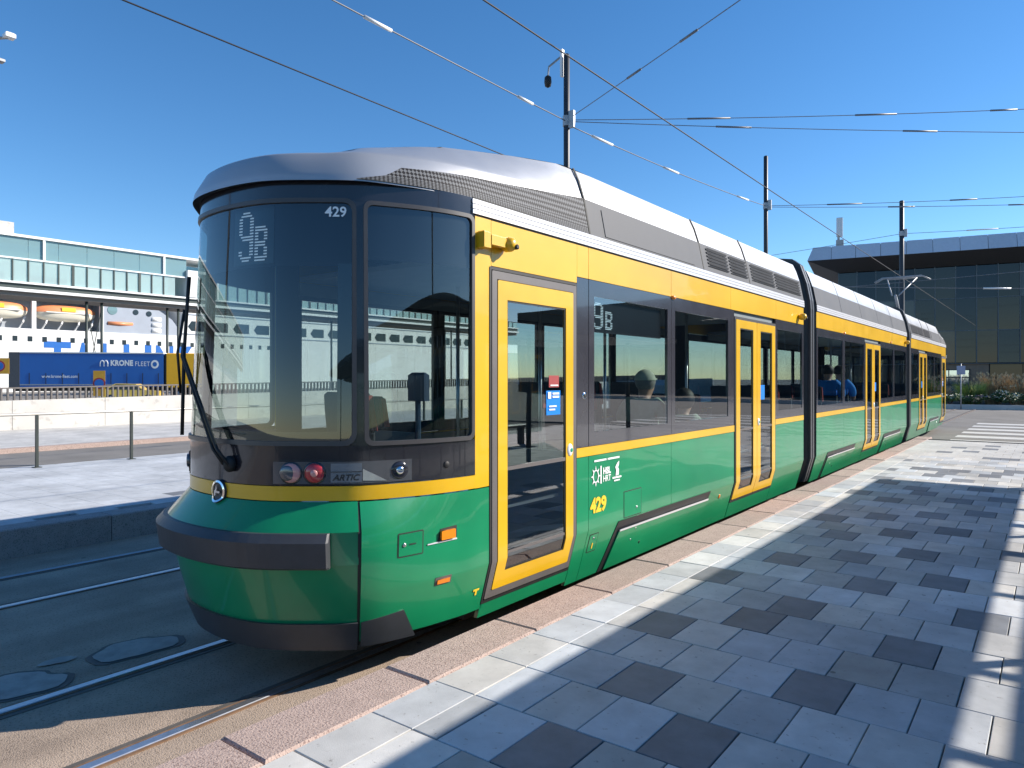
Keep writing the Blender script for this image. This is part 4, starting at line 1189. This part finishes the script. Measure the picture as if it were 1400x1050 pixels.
wire('pale cable with white sleeves between the camera mast and the next mast', sag((-9.25, 14.3, 7.95), (-9.25, 29.1, 8.85), .10), .013, 'wireg', ((.08, .15), (.36, .43), (.78, .86)))
RM = (5.0, 27.0)
wire('upper span wire from the camera mast to the right', sag((-9.1, 14.3, 8.02), (4.0, 26.0, 9.1), .12), .009, 'wireg', ((.16, .22), (.40, .46), (.60, .64)))
wire('lower span wire from the camera mast to the right', sag((-9.1, 14.3, 7.98), (4.0, 26.0, 8.2), .10), .009, 'wireg', ((.20, .25), (.47, .52)))
wire('span wire rising from the camera mast to the top edge', sag((-9.1, 14.3, 8.1), (8.0, 5.2, 8.4), .05), .009, 'wireg', ((.12, .145), (.21, .235)))
wire('upper span wire from the second mast to the right', sag((-9.2, 29.1, 8.85), (5, 38, 9.35), .15), .011, 'wireg', ((.14, .22), (.42, .48), (.62, .68)))
wire('lower span wire from the second mast to the right', sag((-9.2, 29.1, 8.8), (5, 38, 8.8), .12), .011, 'wireg', ((.28, .34), (.55, .6)))
wire('thin span wire from the farthest mast to the right', sag((-6.1, 40.6, 9.2), (12, 46, 9.6), .2), .012, 'wireg', ((.15, .22),))
wire('thin span wire from the farthest mast to the left', sag((-6.1, 40.6, 9.2), (-40, 46, 9.0), .3), .012, 'wireg')
wire('low crossing wire before the glass building', sag((-12, 32, 6.2), (12, 44, 5.6), .2), .014, 'wireg', ((.4, .44),))
wire('second low crossing wire before the glass building', sag((-14, 40, 6.6), (14, 36, 6.9), .2), .014, 'wireg', ((.5, .55),))

# floodlight head poking in at upper left
fl = empty('floodlight', (-24.75, 6.35, 0), 0, 'white floodlight heads on a mast at the upper left edge', 'floodlight')
MB().lathe([(.14, 0), (.08, 11.8)], (0, 0, 0), 'z', 10).build('pole', 'galv', fl, True)
MB().tube([(0, 0, 11.4), (1.5, .9, 11.4)], .04, 6).tube([(0, 0, 10.75), (1.3, .8, 10.75)], .04, 6).build('cross_arm', 'galv', fl)
MB().box(1.42, 1.68, .80, 1.05, 11.38, 11.52, .04).build('lamp_head', 'insul', fl); MB().box(1.15, 1.4, .68, .88, 10.74, 10.82, .02).build('lamp_head', 'galv', fl)

# ---------------------------------------------------------------- passenger bridge
M['brglass'] = glass('bridge_glass', (0.60, 0.80, 0.82), 1.55, (0.26, 0.40, 0.42), 0.6)
M['brglass2'] = glass('bridge_lower_glass', (0.72, 0.86, 0.86), 1.5, (0.62, 0.74, 0.72), 0.4)
M['brwhite'] = mat('bridge_white', (0.74, 0.75, 0.75), 0.5, var=0.05)
M['brdark'] = mat('bridge_dark_green', (0.035, 0.05, 0.047), 0.5, var=0.15)
M['brbrown'] = mat('bridge_soffit', (0.21, 0.19, 0.17), 0.7, var=0.1)
BY0, BY1 = -90.0, 100.0
br = empty('passenger_bridge', (-75, 0, 0), 0, 'long glazed passenger footbridge on slim columns before the white ship', 'footbridge')
box('roof', -4.3, .25, BY0, BY1, 14.75, 14.98, 'brwhite', br)
box('floor_beam', -4.2, 0.05, BY0, BY1, 10.05, 10.5, 'brdark', br)
box('lower_fascia', -.1, .35, BY0, BY1, 9.78, 10.04, 'brwhite', br); box('upper_fascia', -.1, .3, BY0, BY1, 10.51, 10.68, 'brwhite', br)
box('soffit', -4.1, -.12, BY0, BY1, 9.4, 9.9, 'brbrown', br)
box('mid_rail', .02, .16, BY0, BY1, 12.72, 12.86, 'brwhite', br)
box('inner_floor', -4.0, -.1, BY0, BY1, 10.52, 10.6, 'brbrown', br); box('back_wall', -4.1, -4.0, BY0, BY1, 10.6, 14.7, 'brglass2', br)
ph = MB().box(-.01, .01, .02, 1.23, 10.70, 12.70).build('lower_pane', 'brglass2', br); ph.location = (0, BY0, 0)
pu = MB().box(-.01, .01, .02, 2.48, 12.88, 14.73).build('upper_pane', 'brglass', br); pu.location = (0, BY0, 0)
mu = MB().box(.011, .10, -.05, .05, 10.69, 12.71).build('mullion', 'brdark', br); mu.location = (0, BY0, 0)
for A, B in ((BY0, 39.9), (43.6, 100.0)):
    n = int((B - A) / 1.25)
    for k in range(0 if A > 0 else 1, n):
        link_copy(ph, 'lower_pane', br, (0, A + k * 1.25, 0))
        o = link_copy(mu, 'mullion', br, (0, A + k * 1.25, 0))
        if k % 5 == 0: o.scale = (1, 2.2, 1)
        if A > 0 or k * 1.25 + A > 15: link_copy(mu, 'mullion', br, (-1.2, A + k * 1.25 + .5, 0), scale=(1, .6, 1))
        if k % 2 == 0:
            link_copy(pu, 'upper_pane', br, (0, A + k * 1.25, 0))
        if k % 9 == 3: box('white_post', .03, .2, A + k * 1.25 - .1, A + k * 1.25 + .1, 12.87, 14.74, 'brwhite', br)
for y in (-52, -50.4, -28, -26.4, -4, -2.4, 30.2, 31.6, 38.2, 39.4, 60, 61.4, 82, 83.4):
    for x in (-.6,):
        MB().tube([(x, y, 0), (x, y, 9.42)], .13, 10).build('column', 'brdark', br, True)
MB().tube([(-.6, 30.2, 1), (-.6, 31.6, 9)], .04, 6).tube([(-.6, 31.6, 1), (-.6, 30.2, 9)], .04, 6).build('cross_brace', 'brdark', br)
box('wall_block', -3.9, .4, 39.95, 43.55, 10.7, 13.6, 'brwhite', br); box('wall_recess', .41, .45, 41.3, 43.3, 10.75, 13.3, 'brdark', br)
box('roof_plant', -3, -1, 22.0, 24.2, 15.0, 16.2, 'concrete', br)

# ---------------------------------------------------------------- ferry
M['hull'] = mat('ship_white', (0.76, 0.76, 0.74), 0.45, var=0.04, scale=0.3)
M['shipgrey'] = mat('ship_grey', (0.32, 0.36, 0.42), 0.5, var=0.08, scale=.5)
M['shipglass'] = mat('ship_windows', (0.03, 0.045, 0.055), 0.15, var=0.1)
M['shipblue'] = mat('ship_blue', (0.012, 0.13, 0.46), 0.4, var=0.04)
M['boatorange'] = mat('lifeboat_orange', (0.72, 0.27, 0.12), 0.4, var=0.06)
M['boatpale'] = mat('lifeboat_pale', (0.72, 0.68, 0.56), 0.4, var=0.06)
SX = -112.0
fy = empty('ferry', (SX, 0, 0), 0, 'huge white passenger ferry with blue lettering behind the footbridge', 'ship')
box('hull', -24, 0, -120, 140, -1, 8.7, 'hull', fy)
box('deck_recess', -24, -4.0, -120, 59, 8.7, 13.2, 'shipgrey', fy)
box('superstructure', -24, 0.3, -120, 57, 13.2, 17.5, 'hull', fy); box('upper_deck', -24, -3, -110, 48, 17.5, 19.6, 'hull', fy)
box('bow_house', -24, .0, 59, 140, 8.7, 17.5, 'hull', fy)
MB().prism([(47.2, 8.7), (59, 8.7), (59, 9.2), (57.5, 11.2), (55, 12.8), (47.2, 13.2)], -3.9, -.2, 'x').build('grey_deckhouse', 'shipgrey', fy, fix=True)
for y, z in ((51.8, 12.0), (53.8, 11.9)):
    MB().lathe([(.42, 0), (.42, .05)], (-.19, y, z), 'x', 16).build('porthole', 'shipglass', fy)
MB().lathe([(.7, 0), (.7, .05)], (-.19, 48.4, 12.1), 'x', 16).build('round_window', 'brglass', fy)
ws_ = box('window', 0, .04, -.28, .28, 6.95, 7.65, 'shipglass', fy); ws_.location = (0, 34, 0)
for k in range(-50, 26):
    if k: link_copy(ws_, 'window', fy, (0, 34 + k * 1.78, 0))
for k in range(40):
    box('deck_window', 0, .04, 61 + k * 1.9, 62.1 + k * 1.9, 12.9, 13.9, 'shipglass', fy)
for z in (9.0, 12.2, 14.6):
    box('rubbing_strip', .0, .12, 59, 140, z, z + .16, 'shipgrey', fy)
for k in range(14):
    box('deck_window', .3, .34, -60 + k * 7.5, -55.5 + k * 7.5, 14.4, 16.0, 'shipglass', fy)
for y in range(60, 136, 4):
    MB().prism([(y, 10.3), (y + .6, 9.6), (y + 3, 9.6), (y + 3, 11.2), (y + .6, 11.2)], -.02, .06, 'x').build('bow_window', 'shipglass', fy, fix=True)
for ch, y, w in [('T', 39.24, 3.43), ('A', 43.16, 2.25), ('L', 46.71, 2.27), ('L', 49.93, 2.38), ('I', 53.09, 1.01), ('N', 54.78, 2.8), ('K', 58.29, 2.69)]:
    v, f = text2d(ch, 5.2, .035)
    kx = w / max(a for a, b in v); kz = 4.3 / max(b for a, b in v)
    put('letter', [(.03, y + a * kx, 2.75 + b * kz) for a, b in v], f, 'shipblue', fy)
for y in (29.3, 38.1, 46.9):
    box('davit_post', -.5, -.1, y - .25, y + .25, 8.7, 13.2, 'hull', fy)
for y in (31.5, 34, 36.6, 39.4, 41.4, 43.6, 45.4):
    MB().tube([(-1.2, y, 8.7), (-.6, y + .3, 9.6), (-1.4, y + .8, 10.4)], .12, 6).build('davit_frame', 'hull', fy)
def lifeboat(y, L, z, label, rescue=False):
    b = empty('lifeboat' if not rescue else 'rescue_boat', (SX - 1.6, y, z), 0, label, 'boat', 'boats hanging on the ferry')
    n = 15; m = 10
    def hullmesh(top, nm, mt):
        v = []; f = []
        for i in range(n):
            t = -1 + 2 * i / (n - 1); w = max(.05, (1 - abs(t) ** 2.6)) ** .6
            for j in range(m):
                a = math.pi * j / (m - 1)
                if top: p = (1.35 * w * math.cos(a), t * L / 2, 1.15 * w ** .5 * math.sin(a) ** .7 + .02)
                else: p = (1.4 * w * math.cos(a), t * L / 2 * (1 - .05 * math.sin(a)), -1.2 * w ** .4 * math.sin(a) ** .6)
                v.append(p)
        for i in range(n - 1):
            for j in range(m - 1):
                a = i * m + j; f.append((a, a + 1, a + m + 1, a + m))
        return put(nm, v, f, mt, b, True)
    if not rescue:
        hullmesh(False, 'hull', 'boatpale'); c = hullmesh(True, 'canopy', 'boatorange')
        box('gunwale', -1.45, 1.45, -L * .36, L * .36, -.06, .06, 'hull', b)
        MB().box(1.30, 1.40, -.9, .9, .2, .75).build('hatch', 'yprint', b)
    else:
        hullmesh(False, 'hull', 'boatorange'); MB().tube([(1.3, -L * .42, .1), (1.4, 0, .1), (1.2, L * .4, .15)], .3, 8).tube([(-1.3, -L * .42, .1), (-1.4, 0, .1), (-1.2, L * .4, .15)], .3, 8).build('tube', 'boatorange', b, True)
        box('console', -.5, .5, -.8, .2, .2, 1.2, 'boatorange', b)
    return b
lifeboat(33.7, 8.0, 11.2, 'orange and cream lifeboat cut by the left edge of the picture')
lifeboat(42.5, 8.0, 11.2, 'whole orange and cream lifeboat under the footbridge')
lifeboat(49.6, 4.4, 10.0, 'small open orange rescue boat right of the lifeboats', True)
lf = empty('life_raft_stack', (SX - .4, 55.0, 8.7), 0, 'stack of white life raft drums beside the orange rescue boat', 'life rafts')
for k in range(3):
    MB().lathe([(.2, -.8), (.42, -.7), (.42, .7), (.2, .8)], (0, 0, .6 + k * .9), 'y', 14).build('raft_drum', 'hull', lf, True)

# ---------------------------------------------------------------- trailers, car and signs in the yard
M['krblue'] = mat('blue_curtain', (0.012, 0.125, 0.44), 0.4, var=0.06, scale=0.8)
M['trgrey'] = mat('trailer_grey', (0.075, 0.08, 0.09), 0.5, var=0.1)
M['tryel'] = mat('trailer_yellow', (0.88, 0.46, 0.01), 0.4, var=0.05)
ang = math.atan2(0.72, 0.62)
def wheels(par, xs, ys, r=.5):
    for x in xs:
        for y in ys:
            w = MB().lathe([(.12, -.16), (r * .6, -.17), (r, -.12), (r, .12), (r * .6, .17), (.12, .16)], (x, y, r), 'y', 18).build('wheel', 'rubber', par, True)
            MB().lathe([(.1, -.18), (r * .52, -.175), (r * .5, .175), (.1, .18)], (x, y, r), 'y', 14).build('rim', 'galv', w, True)
tr = empty('semi_trailer', (-64.9, 26.0, 0), ang, 'long blue curtain-sided semi-trailer with white lettering', 'trailer')
tr.scale = (.84, 1, 1); tr.location = (-64.6, 26.35, 0)
MB().box(-6.0, 6.9, -1.25, 1.25, 1.15, 3.92, .05).build('curtain', 'krblue', tr)
MB().box(-6.95, -6.0, -1.27, 1.27, 1.1, 4.0).build('end_frame', 'trgrey', tr); MB().box(-6.0, 6.92, -1.28, 1.28, 3.93, 4.03).build('roof_edge', 'hull', tr)
MB().box(-6.0, 6.92, -1.275, 1.275, 1.30, 1.38).build('tie_rail', 'galv', tr); MB().box(-6.9, 6.9, -.6, .6, .8, 1.14).build('chassis', 'dark', tr)
for k in range(9): box('strap', -5.2 + k * 1.45, -5.14 + k * 1.45, -1.268, -1.252, 1.38, 2.3, 'blackprint', tr)
wheels(tr, (2.6, 3.9, 5.2), (-1.0, 1.0))
def trtext(s, x, z, size, bold, sx=1.0):
    v, f = text2d(s, size, bold, 1.05)
    if sx > 1.2: sx = sx / max(a for a, b in v)
    return put('lettering', [(x + a * sx, -1.262, z + b) for a, b in v], f, 'white', tr)
trtext('KRONE', 2.05, 2.9, .62, .05, 2.05); trtext('FLEET', 4.3, 2.9, .55, .0, 1.35); trtext('www.krone-fleet.com', -4.1, 1.9, .36, .02, .95)
mb = MB()
for q in range(2):
    pts = [(1.28 + q * .34 + .17 * math.cos(a) * 1.0, 3.08 + .26 * math.sin(a)) for a in [math.pi * k / 8 for k in range(9)]]
    for (a, b), (c, d) in zip(pts, pts[1:]): mb.tube([(a, -1.262, b), (c, -1.262, d)], .05, 5)
    mb.box(1.06 + q * .34, 1.16 + q * .34, -1.27, -1.255, 2.86, 3.1)
mb.box(1.74, 1.84, -1.27, -1.255, 2.86, 3.1).build('logo', 'white', tr)
MB().lathe([(.36, -1.268), (.36, -1.255)], (6.1, 0, 3.05), 'y', 20).build('badge', 'white', tr)
MB().lathe([(.2, -1.273), (.2, -1.269)], (6.1, 0, 3.05), 'y', 16).build('badge_centre', 'krblue', tr)
dv = Vector((math.cos(ang), math.sin(ang), 0))
t2 = empty('box_trailer', Vector((-64.9, 26.0, 0)) + dv * 8.6, ang, 'yellow box trailer at the right end of the blue semi-trailer', 'trailer')
MB().box(-2.1, .9, -1.25, 1.25, 1.1, 4.0, .06).build('box_body', 'tryel', t2); MB().box(-2.25, -2.1, -1.2, 1.2, 1.1, 3.95).build('bulkhead', 'rubber', t2)
MB().box(-2.1, .85, -.6, .6, .8, 1.09).build('chassis', 'dark', t2); wheels(t2, (-1.2, 0.2), (-1.0, 1.0))
car = empty('taxi', (-58.2, 26.6, 0.0), R(52), 'small yellow car half hidden behind the slatted guard rail', 'car')
M['caryel'] = mat('car_yellow', (0.80, 0.56, 0.10), 0.25, var=0.04, coat=.6)
MB().prism([(-2.1, .35), (2.1, .35), (2.15, .7), (1.9, .86), (1.0, .95), (.45, 1.42), (-1.0, 1.46), (-1.75, 1.0), (-2.12, .9)], -.85, .85, 'y').build('body', 'caryel', car, fix=True)
MB().prism([(.9, .97), (.42, 1.36), (-.95, 1.40), (-1.55, 1.0)], -.86, .86, 'y').build('windows', 'shipglass', car, fix=True)
wheels(car, (-1.3, 1.35), (-.72, .72), .32)
M['signora'] = mat('sign_ochre', (0.62, 0.33, 0.03), 0.5, var=.1)
for q, (x, y, w, h, z, lb) in enumerate([(-47.7, 19.8, .68, 1.6, .75, 'tall orange-yellow plate sign before the blue trailer'), (-53.1, 16.1, 1.15, 1.0, 2.15, 'square yellow no-parking sign at the left edge')]):
    s_ = empty('plate_sign', (x, y, 0), R(50), lb, 'sign')
    MB().tube([(0, 0.03, 0), (0, 0.03, z + h)], .05, 8).build('pole', 'galv', s_)
    box('plate', -w / 2, w / 2, -.04, -.02, z, z + h, 'signora', s_)
    MB().lathe([(.36, -.046), (.36, -.041)], (0, 0, z + h * .5), 'y', 20).build('ring', 'seatred', s_)
    MB().lathe([(.27, -.052), (.27, -.047)], (0, 0, z + h * .5), 'y', 20).build('disc', 'shipblue', s_)

# ---------------------------------------------------------------- terminal building at the right
M['bpane'] = mat('dark_curtain_glass', (0.008, 0.013, 0.02), 0.03, var=0.2, scale=.4, spec=0.5, rnd=.2)
M['bpane2'] = mat('blind_reflection_glass', (0.055, 0.07, 0.08), 0.05, var=0.3, scale=.8, spec=0.5, rnd=.3)  # paler base colour paints in light reflections as well as blinds
M['bfascia'] = mat('blue_grey_fascia', (0.60, 0.64, 0.70), 0.35, metal=.25, var=0.06, rnd=.05)
M['bsoffit'] = mat('dark_soffit', (0.10, 0.09, 0.085), 0.6, var=0.1)
M['bbrown'] = mat('brown_cladding', (0.27, 0.175, 0.115), 0.7, var=0.15, scale=3)
M['bmull'] = mat('mullion_grey', (0.09, 0.11, 0.13), 0.4, metal=.3, var=0.1)
M['winblue'] = mat('mirror_pane', (0.55, 0.66, 0.78), 0.04, metal=.85, var=0.05)
tb = empty('terminal_building', (-14.9, 66.6, 0), math.atan2(.186, .983), 'dark glass terminal building with an oversailing metal-edged roof', 'building')
box('core', .25, 70, .25, 35, 0, 11.0, 'dark', tb)
pw, rows = 1.45, [(3.15, 5.72), (5.78, 8.36), (8.42, 11.0)]
src = MB().box(.03, pw - .03, -.02, .02, 0, 2.57).build('glass_pane', 'bpane', tb); src.location = (0, 0, 3.15)
for c in range(24):
    for q, (z0, z1) in enumerate(rows):
        if c or q: link_copy(src, 'glass_pane', tb, (c * pw, 0, z0), (R(random.uniform(-.8, .8)), 0, R(random.uniform(-.8, .8))), material='bpane2' if random.random() < .22 else None)
    box('mullion', c * pw - .035, c * pw + .035, -.10, .06, 3.10, 11.05, 'bmull', tb)
for c in range(8):
    for q, (z0, z1) in enumerate(rows):
        link_copy(src, 'glass_pane', tb, (0, c * pw + pw, z0), (0, 0, R(-90)))
for z in (3.08, 5.75, 8.39): box('transom', -.04, 35, -.05, .05, z - .03, z + .03, 'bmull', tb)
# roof: fascia panels and sloping soffit
def slab4(name, A, B, mt):
    v = list(A) + list(B); return put(name, v, [(0, 1, 2, 3), (7, 6, 5, 4), (0, 4, 5, 1), (1, 5, 6, 2), (2, 6, 7, 3), (3, 7, 4, 0)], mt, tb)
slab4('soffit', [(-.05, -.12, 11.05), (40, -.12, 11.05), (40, 30, 11.05), (-.05, 30, 11.05)], [(-2.3, -2.6, 11.9), (40, -2.6, 11.9), (40, 30, 11.9), (-2.3, 30, 11.9)], 'bsoffit')
box('roof_deck', -1.4, 40, -1.9, 30, 11.93, 13.0, 'dark', tb)
def fpanel(x0, x1):
    g = .015
    return put('fascia_panel', [(x0 + g, -2.62, 11.9), (x1 - g, -2.62, 11.9), (x1 - g, -2.25, 13.05), (max(x0, -1.9) + g, -2.25, 13.05), (x0 + g, -2.5, 11.9), (x1 - g, -2.5, 11.9), (x1 - g, -2.1, 13.05), (max(x0, -1.9) + g, -2.1, 13.05)],
               [(0, 1, 2, 3), (7, 6, 5, 4), (0, 4, 5, 1), (1, 5, 6, 2), (2, 6, 7, 3), (3, 7, 4, 0)], 'bfascia', tb)
for c in range(22): fpanel(-2.32 + c * 1.85, -2.32 + (c + 1) * 1.85)
slab4('fascia_side', [(-2.34, -2.6, 11.9), (-1.9, -2.25, 13.05), (-1.9, 30, 13.05), (-2.34, 30, 11.9)], [(-2.2, -2.5, 11.9), (-1.8, -2.1, 13.05), (-1.8, 30, 13.05), (-2.2, 30, 11.9)], 'bfascia')
# ground floor
box('brown_wall', 0, 11.0, .1, .24, 0, 3.05, 'bbrown', tb)
wnd = empty('ground_window', (0, 0, 0), parent=tb)
for i in range(3):
    for j in range(3): box('pane', 7.55 + i * .72, 8.22 + i * .72, .04, .06, .75 + j * .62, 1.32 + j * .62, 'winblue', wnd)
for i in range(4): box('bar', 7.48 + i * .72, 7.55 + i * .72, .0, .09, .65, 2.65, 'mast', wnd)
for j in range(4): box('rail', 7.56, 9.64, .01, .08, .66 + j * .62, .74 + j * .62, 'mast', wnd)
for i in range(6): MB().tube([(12.2 + i * 2.9, .6, 0), (12.2 + i * 2.9, .6, 3.07)], .16, 10).build('column', 'mast', tb, True)
for i in range(10): box('recessed_pane', 11.1 + i * 2.2, 13.25 + i * 2.2, .21, .245, .1, 3.0, 'bpane', tb)
an = empty('roof_antenna', (-14.9, 66.6, 13.0), math.atan2(.186, .983), 'pale box antenna on a mount on the terminal roof', 'antenna')
MB().box(-.15, .45, -1.5, -1.1, 0, .7).box(-.05, .15, -1.4, -1.2, .7, 1.0).build('mount', 'galv', an); MB().box(-.12, .38, -1.5, -1.15, 1.0, 2.6, .04).build('panel', 'insul', an)

# second, lower building and trees beyond the platform to the right (seen in the tram's glass)
hb = empty('harbour_building', (40, 25, 0), R(-90), 'long low grey harbour building beyond the shelter', 'building')
box('wall', -30, 30, 0, 12, 0, 7.5, 'concrete', hb); box('roof', -30.6, 30.6, -.6, 12.6, 7.51, 8.1, 'bsoffit', hb)
for k in range(20):
    for z in (1.0, 4.4): box('window', -28.6 + k * 2.9, -26.6 + k * 2.9, -.03, -.005, z, z + 2.0, 'bpane', hb)
# ---------------------------------------------------------------- planting bed and small street things
M['leaf'] = mat('shrub_leaf', (0.10, 0.17, 0.05), 0.6, var=0.35, scale=3)
M['leafd'] = mat('dark_leaf', (0.045, 0.095, 0.035), 0.55, var=0.35, scale=3)
M['grass_tan'] = mat('tan_grass', (0.46, 0.33, 0.18), 0.8, var=0.3, scale=4)
M['grass_green'] = mat('green_grass', (0.24, 0.31, 0.08), 0.75, var=0.3, scale=4)
M['bloom'] = mat('white_bloom', (0.70, 0.69, 0.62), 0.7, var=0.1)
M['purple'] = mat('mauve_bloom', (0.30, 0.20, 0.26), 0.7, var=0.2)
M['bark'] = mat('bark', (0.09, 0.065, 0.045), 0.9, var=0.3, scale=8)
BA = math.atan2(.186, .983)
bed = empty('planting_bed', (-8.5, 50.2, 0), BA, 'raised planting bed with a stone edge before the terminal building', 'planting bed')
box('soil', 0, 40, .2, 9, -.1, .22, 'bark', bed); box('stone_edge', -.25, 40.25, -.05, .19, -.1, .28, 'concrete', bed)
def bp(x, y, z=.22):
    c, s = math.cos(BA), math.sin(BA); return (-8.5 + x * c - y * s, 50.2 + x * s + y * c, z)
def tuft(name, loc, h, w, n, mt, label, head=None, seed=0, cat='plant', grp='plants in the bed'):
    rn = random.Random(seed); p = empty(name, loc, 0, label, cat, grp)
    mb = MB(); hb_ = MB()
    for k in range(n):
        a = rn.uniform(0, 6.283); r0 = rn.uniform(0, w * .35); hh = h * rn.uniform(.55, 1.05); out = w * rn.uniform(.2, .75)
        x0, y0 = r0 * math.cos(a), r0 * math.sin(a); x1, y1 = x0 + out * math.cos(a) * .5, y0 + out * math.sin(a) * .5; x2, y2 = x0 + out * math.cos(a), y0 + out * math.sin(a)
        wd = .018; px, py = -math.sin(a + 1) * wd, math.cos(a + 1) * wd
        mb.add([(x0 - px, y0 - py, 0), (x0 + px, y0 + py, 0), (x1 - px, y1 - py, hh * .7), (x1 + px, y1 + py, hh * .7), (x2, y2, hh)], [(0, 1, 3, 2), (2, 3, 4)])
        if head and k % 3 == 0:
            s = rn.uniform(.03, .07)
            hb_.add([(x2 - s, y2, hh), (x2, y2 - s, hh - s), (x2 + s, y2, hh), (x2, y2 + s, hh + s), (x2, y2, hh + 2.4 * s), (x2, y2, hh - 1.5 * s)], [(0, 1, 4), (1, 2, 4), (2, 3, 4), (3, 0, 4), (0, 5, 1), (1, 5, 2), (2, 5, 3), (3, 5, 0)])
    mb.build('blades', mt, p)
    if head: hb_.build('flower_heads', head, p)
    return p
def shrub(name, loc, rx, h, n, mt, label, bloom=None, seed=0, leaf=.10):
    rn = random.Random(seed); p = empty(name, loc, 0, label, 'plant', 'plants in the bed')
    mb = MB(); fb = MB(); st = MB()
    lob = [(rn.uniform(-.6, .6) * rx, rn.uniform(-.6, .6) * rx, rn.uniform(.35, .75) * h, rn.uniform(.3, .5)) for _ in range(7)]
    for l_ in lob: st.tube([(0, 0, 0), (l_[0] * .5, l_[1] * .5, l_[2] * .6), l_[:3]], .02, 5, r2=.008)
    for k in range(n):
        l_ = rn.choice(lob); d = Vector((rn.gauss(0, 1), rn.gauss(0, 1), rn.gauss(0, 1))).normalized() * rn.uniform(.5, 1.0)
        c = Vector((l_[0] + d.x * rx * l_[3], l_[1] + d.y * rx * l_[3], max(.03, l_[2] + d.z * h * .5 * l_[3] * 1.3)))
        a = Vector((rn.gauss(0, 1), rn.gauss(0, 1), rn.gauss(0, .6))).normalized() * leaf; b = a.cross(Vector((rn.gauss(0, 1), rn.gauss(0, 1), rn.gauss(0, 1)))).normalized() * leaf * .45
        tgt = fb if bloom and rn.random() < .22 and d.z > -.2 else mb
        tgt.add([c - a, c - b, c + a, c + b], [(0, 1, 2, 3)])
    mb.build('leaves', mt, p); st.build('stems', 'bark', p)
    if bloom: fb.build('blossom', bloom, p)
    return p
M['signblue'] = mat('sign_blue_grey', (0.33, 0.36, 0.47), 0.5, var=0.1)
tuft('ornamental_grass', bp(4.9, 2.6), 1.5, 1.3, 420, 'grass_green', 'tall yellow-green grass clump in the bed, before the small window', None, 1)
tuft('ornamental_grass', bp(6.2, 3.4), 1.9, 1.2, 380, 'grass_tan', 'tall rusty feathery grass clump at the middle of the bed', 'grass_tan', 2)
tuft('ornamental_grass', bp(7.7, 3.2), 1.8, 1.4, 420, 'grass_tan', 'tan feathery grass clump near the right edge of the picture', 'grass_tan', 3)
tuft('ornamental_grass', bp(9.2, 3.0), 1.7, 1.4, 400, 'grass_green', 'green grass clump cut by the right edge of the picture', 'grass_tan', 4)
tuft('ornamental_grass', bp(3.2, 3.0), 1.2, 1.1, 340, 'grass_tan', 'low brown grass clump in the bed right behind the tram end', None, 5)
shrub('low_shrub', bp(3.6, .9), 1.1, .8, 1200, 'leaf', 'pale flowering low shrub at the left front of the bed', 'bloom', 6, .08)
shrub('low_shrub', bp(4.9, .8), .9, .75, 1000, 'leafd', 'dark low shrub between the pale and the white-flowered shrubs', 'purple', 7, .08)
shrub('low_shrub', bp(6.9, .9), 1.2, 1.0, 1500, 'leafd', 'dark shrub dotted with white flowers at the bed edge', 'bloom', 8, .09)
shrub('low_shrub', bp(8.6, 1.0), 1.1, .8, 1100, 'leaf', 'mid green shrub at the right front of the bed', None, 9, .08)
shrub('low_shrub', bp(1.2, 1.4), 1.3, .9, 1200, 'leafd', 'dark green hedge bush beside the far end of the tram', None, 10, .09)
shrub('low_shrub', bp(5.7, 4.8), 1.4, 1.3, 1300, 'leaf', 'rounded shrub behind the rusty feathery grass', 'purple', 11, .09)
sg = empty('sign_post', bp(4.05, -.6, 0), BA, 'slim grey pole with a small square blue-grey sign by the bed', 'sign')
MB().tube([(0, 0, 0), (0, 0, 2.75)], .035, 8).build('pole', 'galv', sg, True)
box('plate', -.22, .22, -.06, -.04, 2.1, 2.62, 'signblue', sg) if 'signblue' in M else None
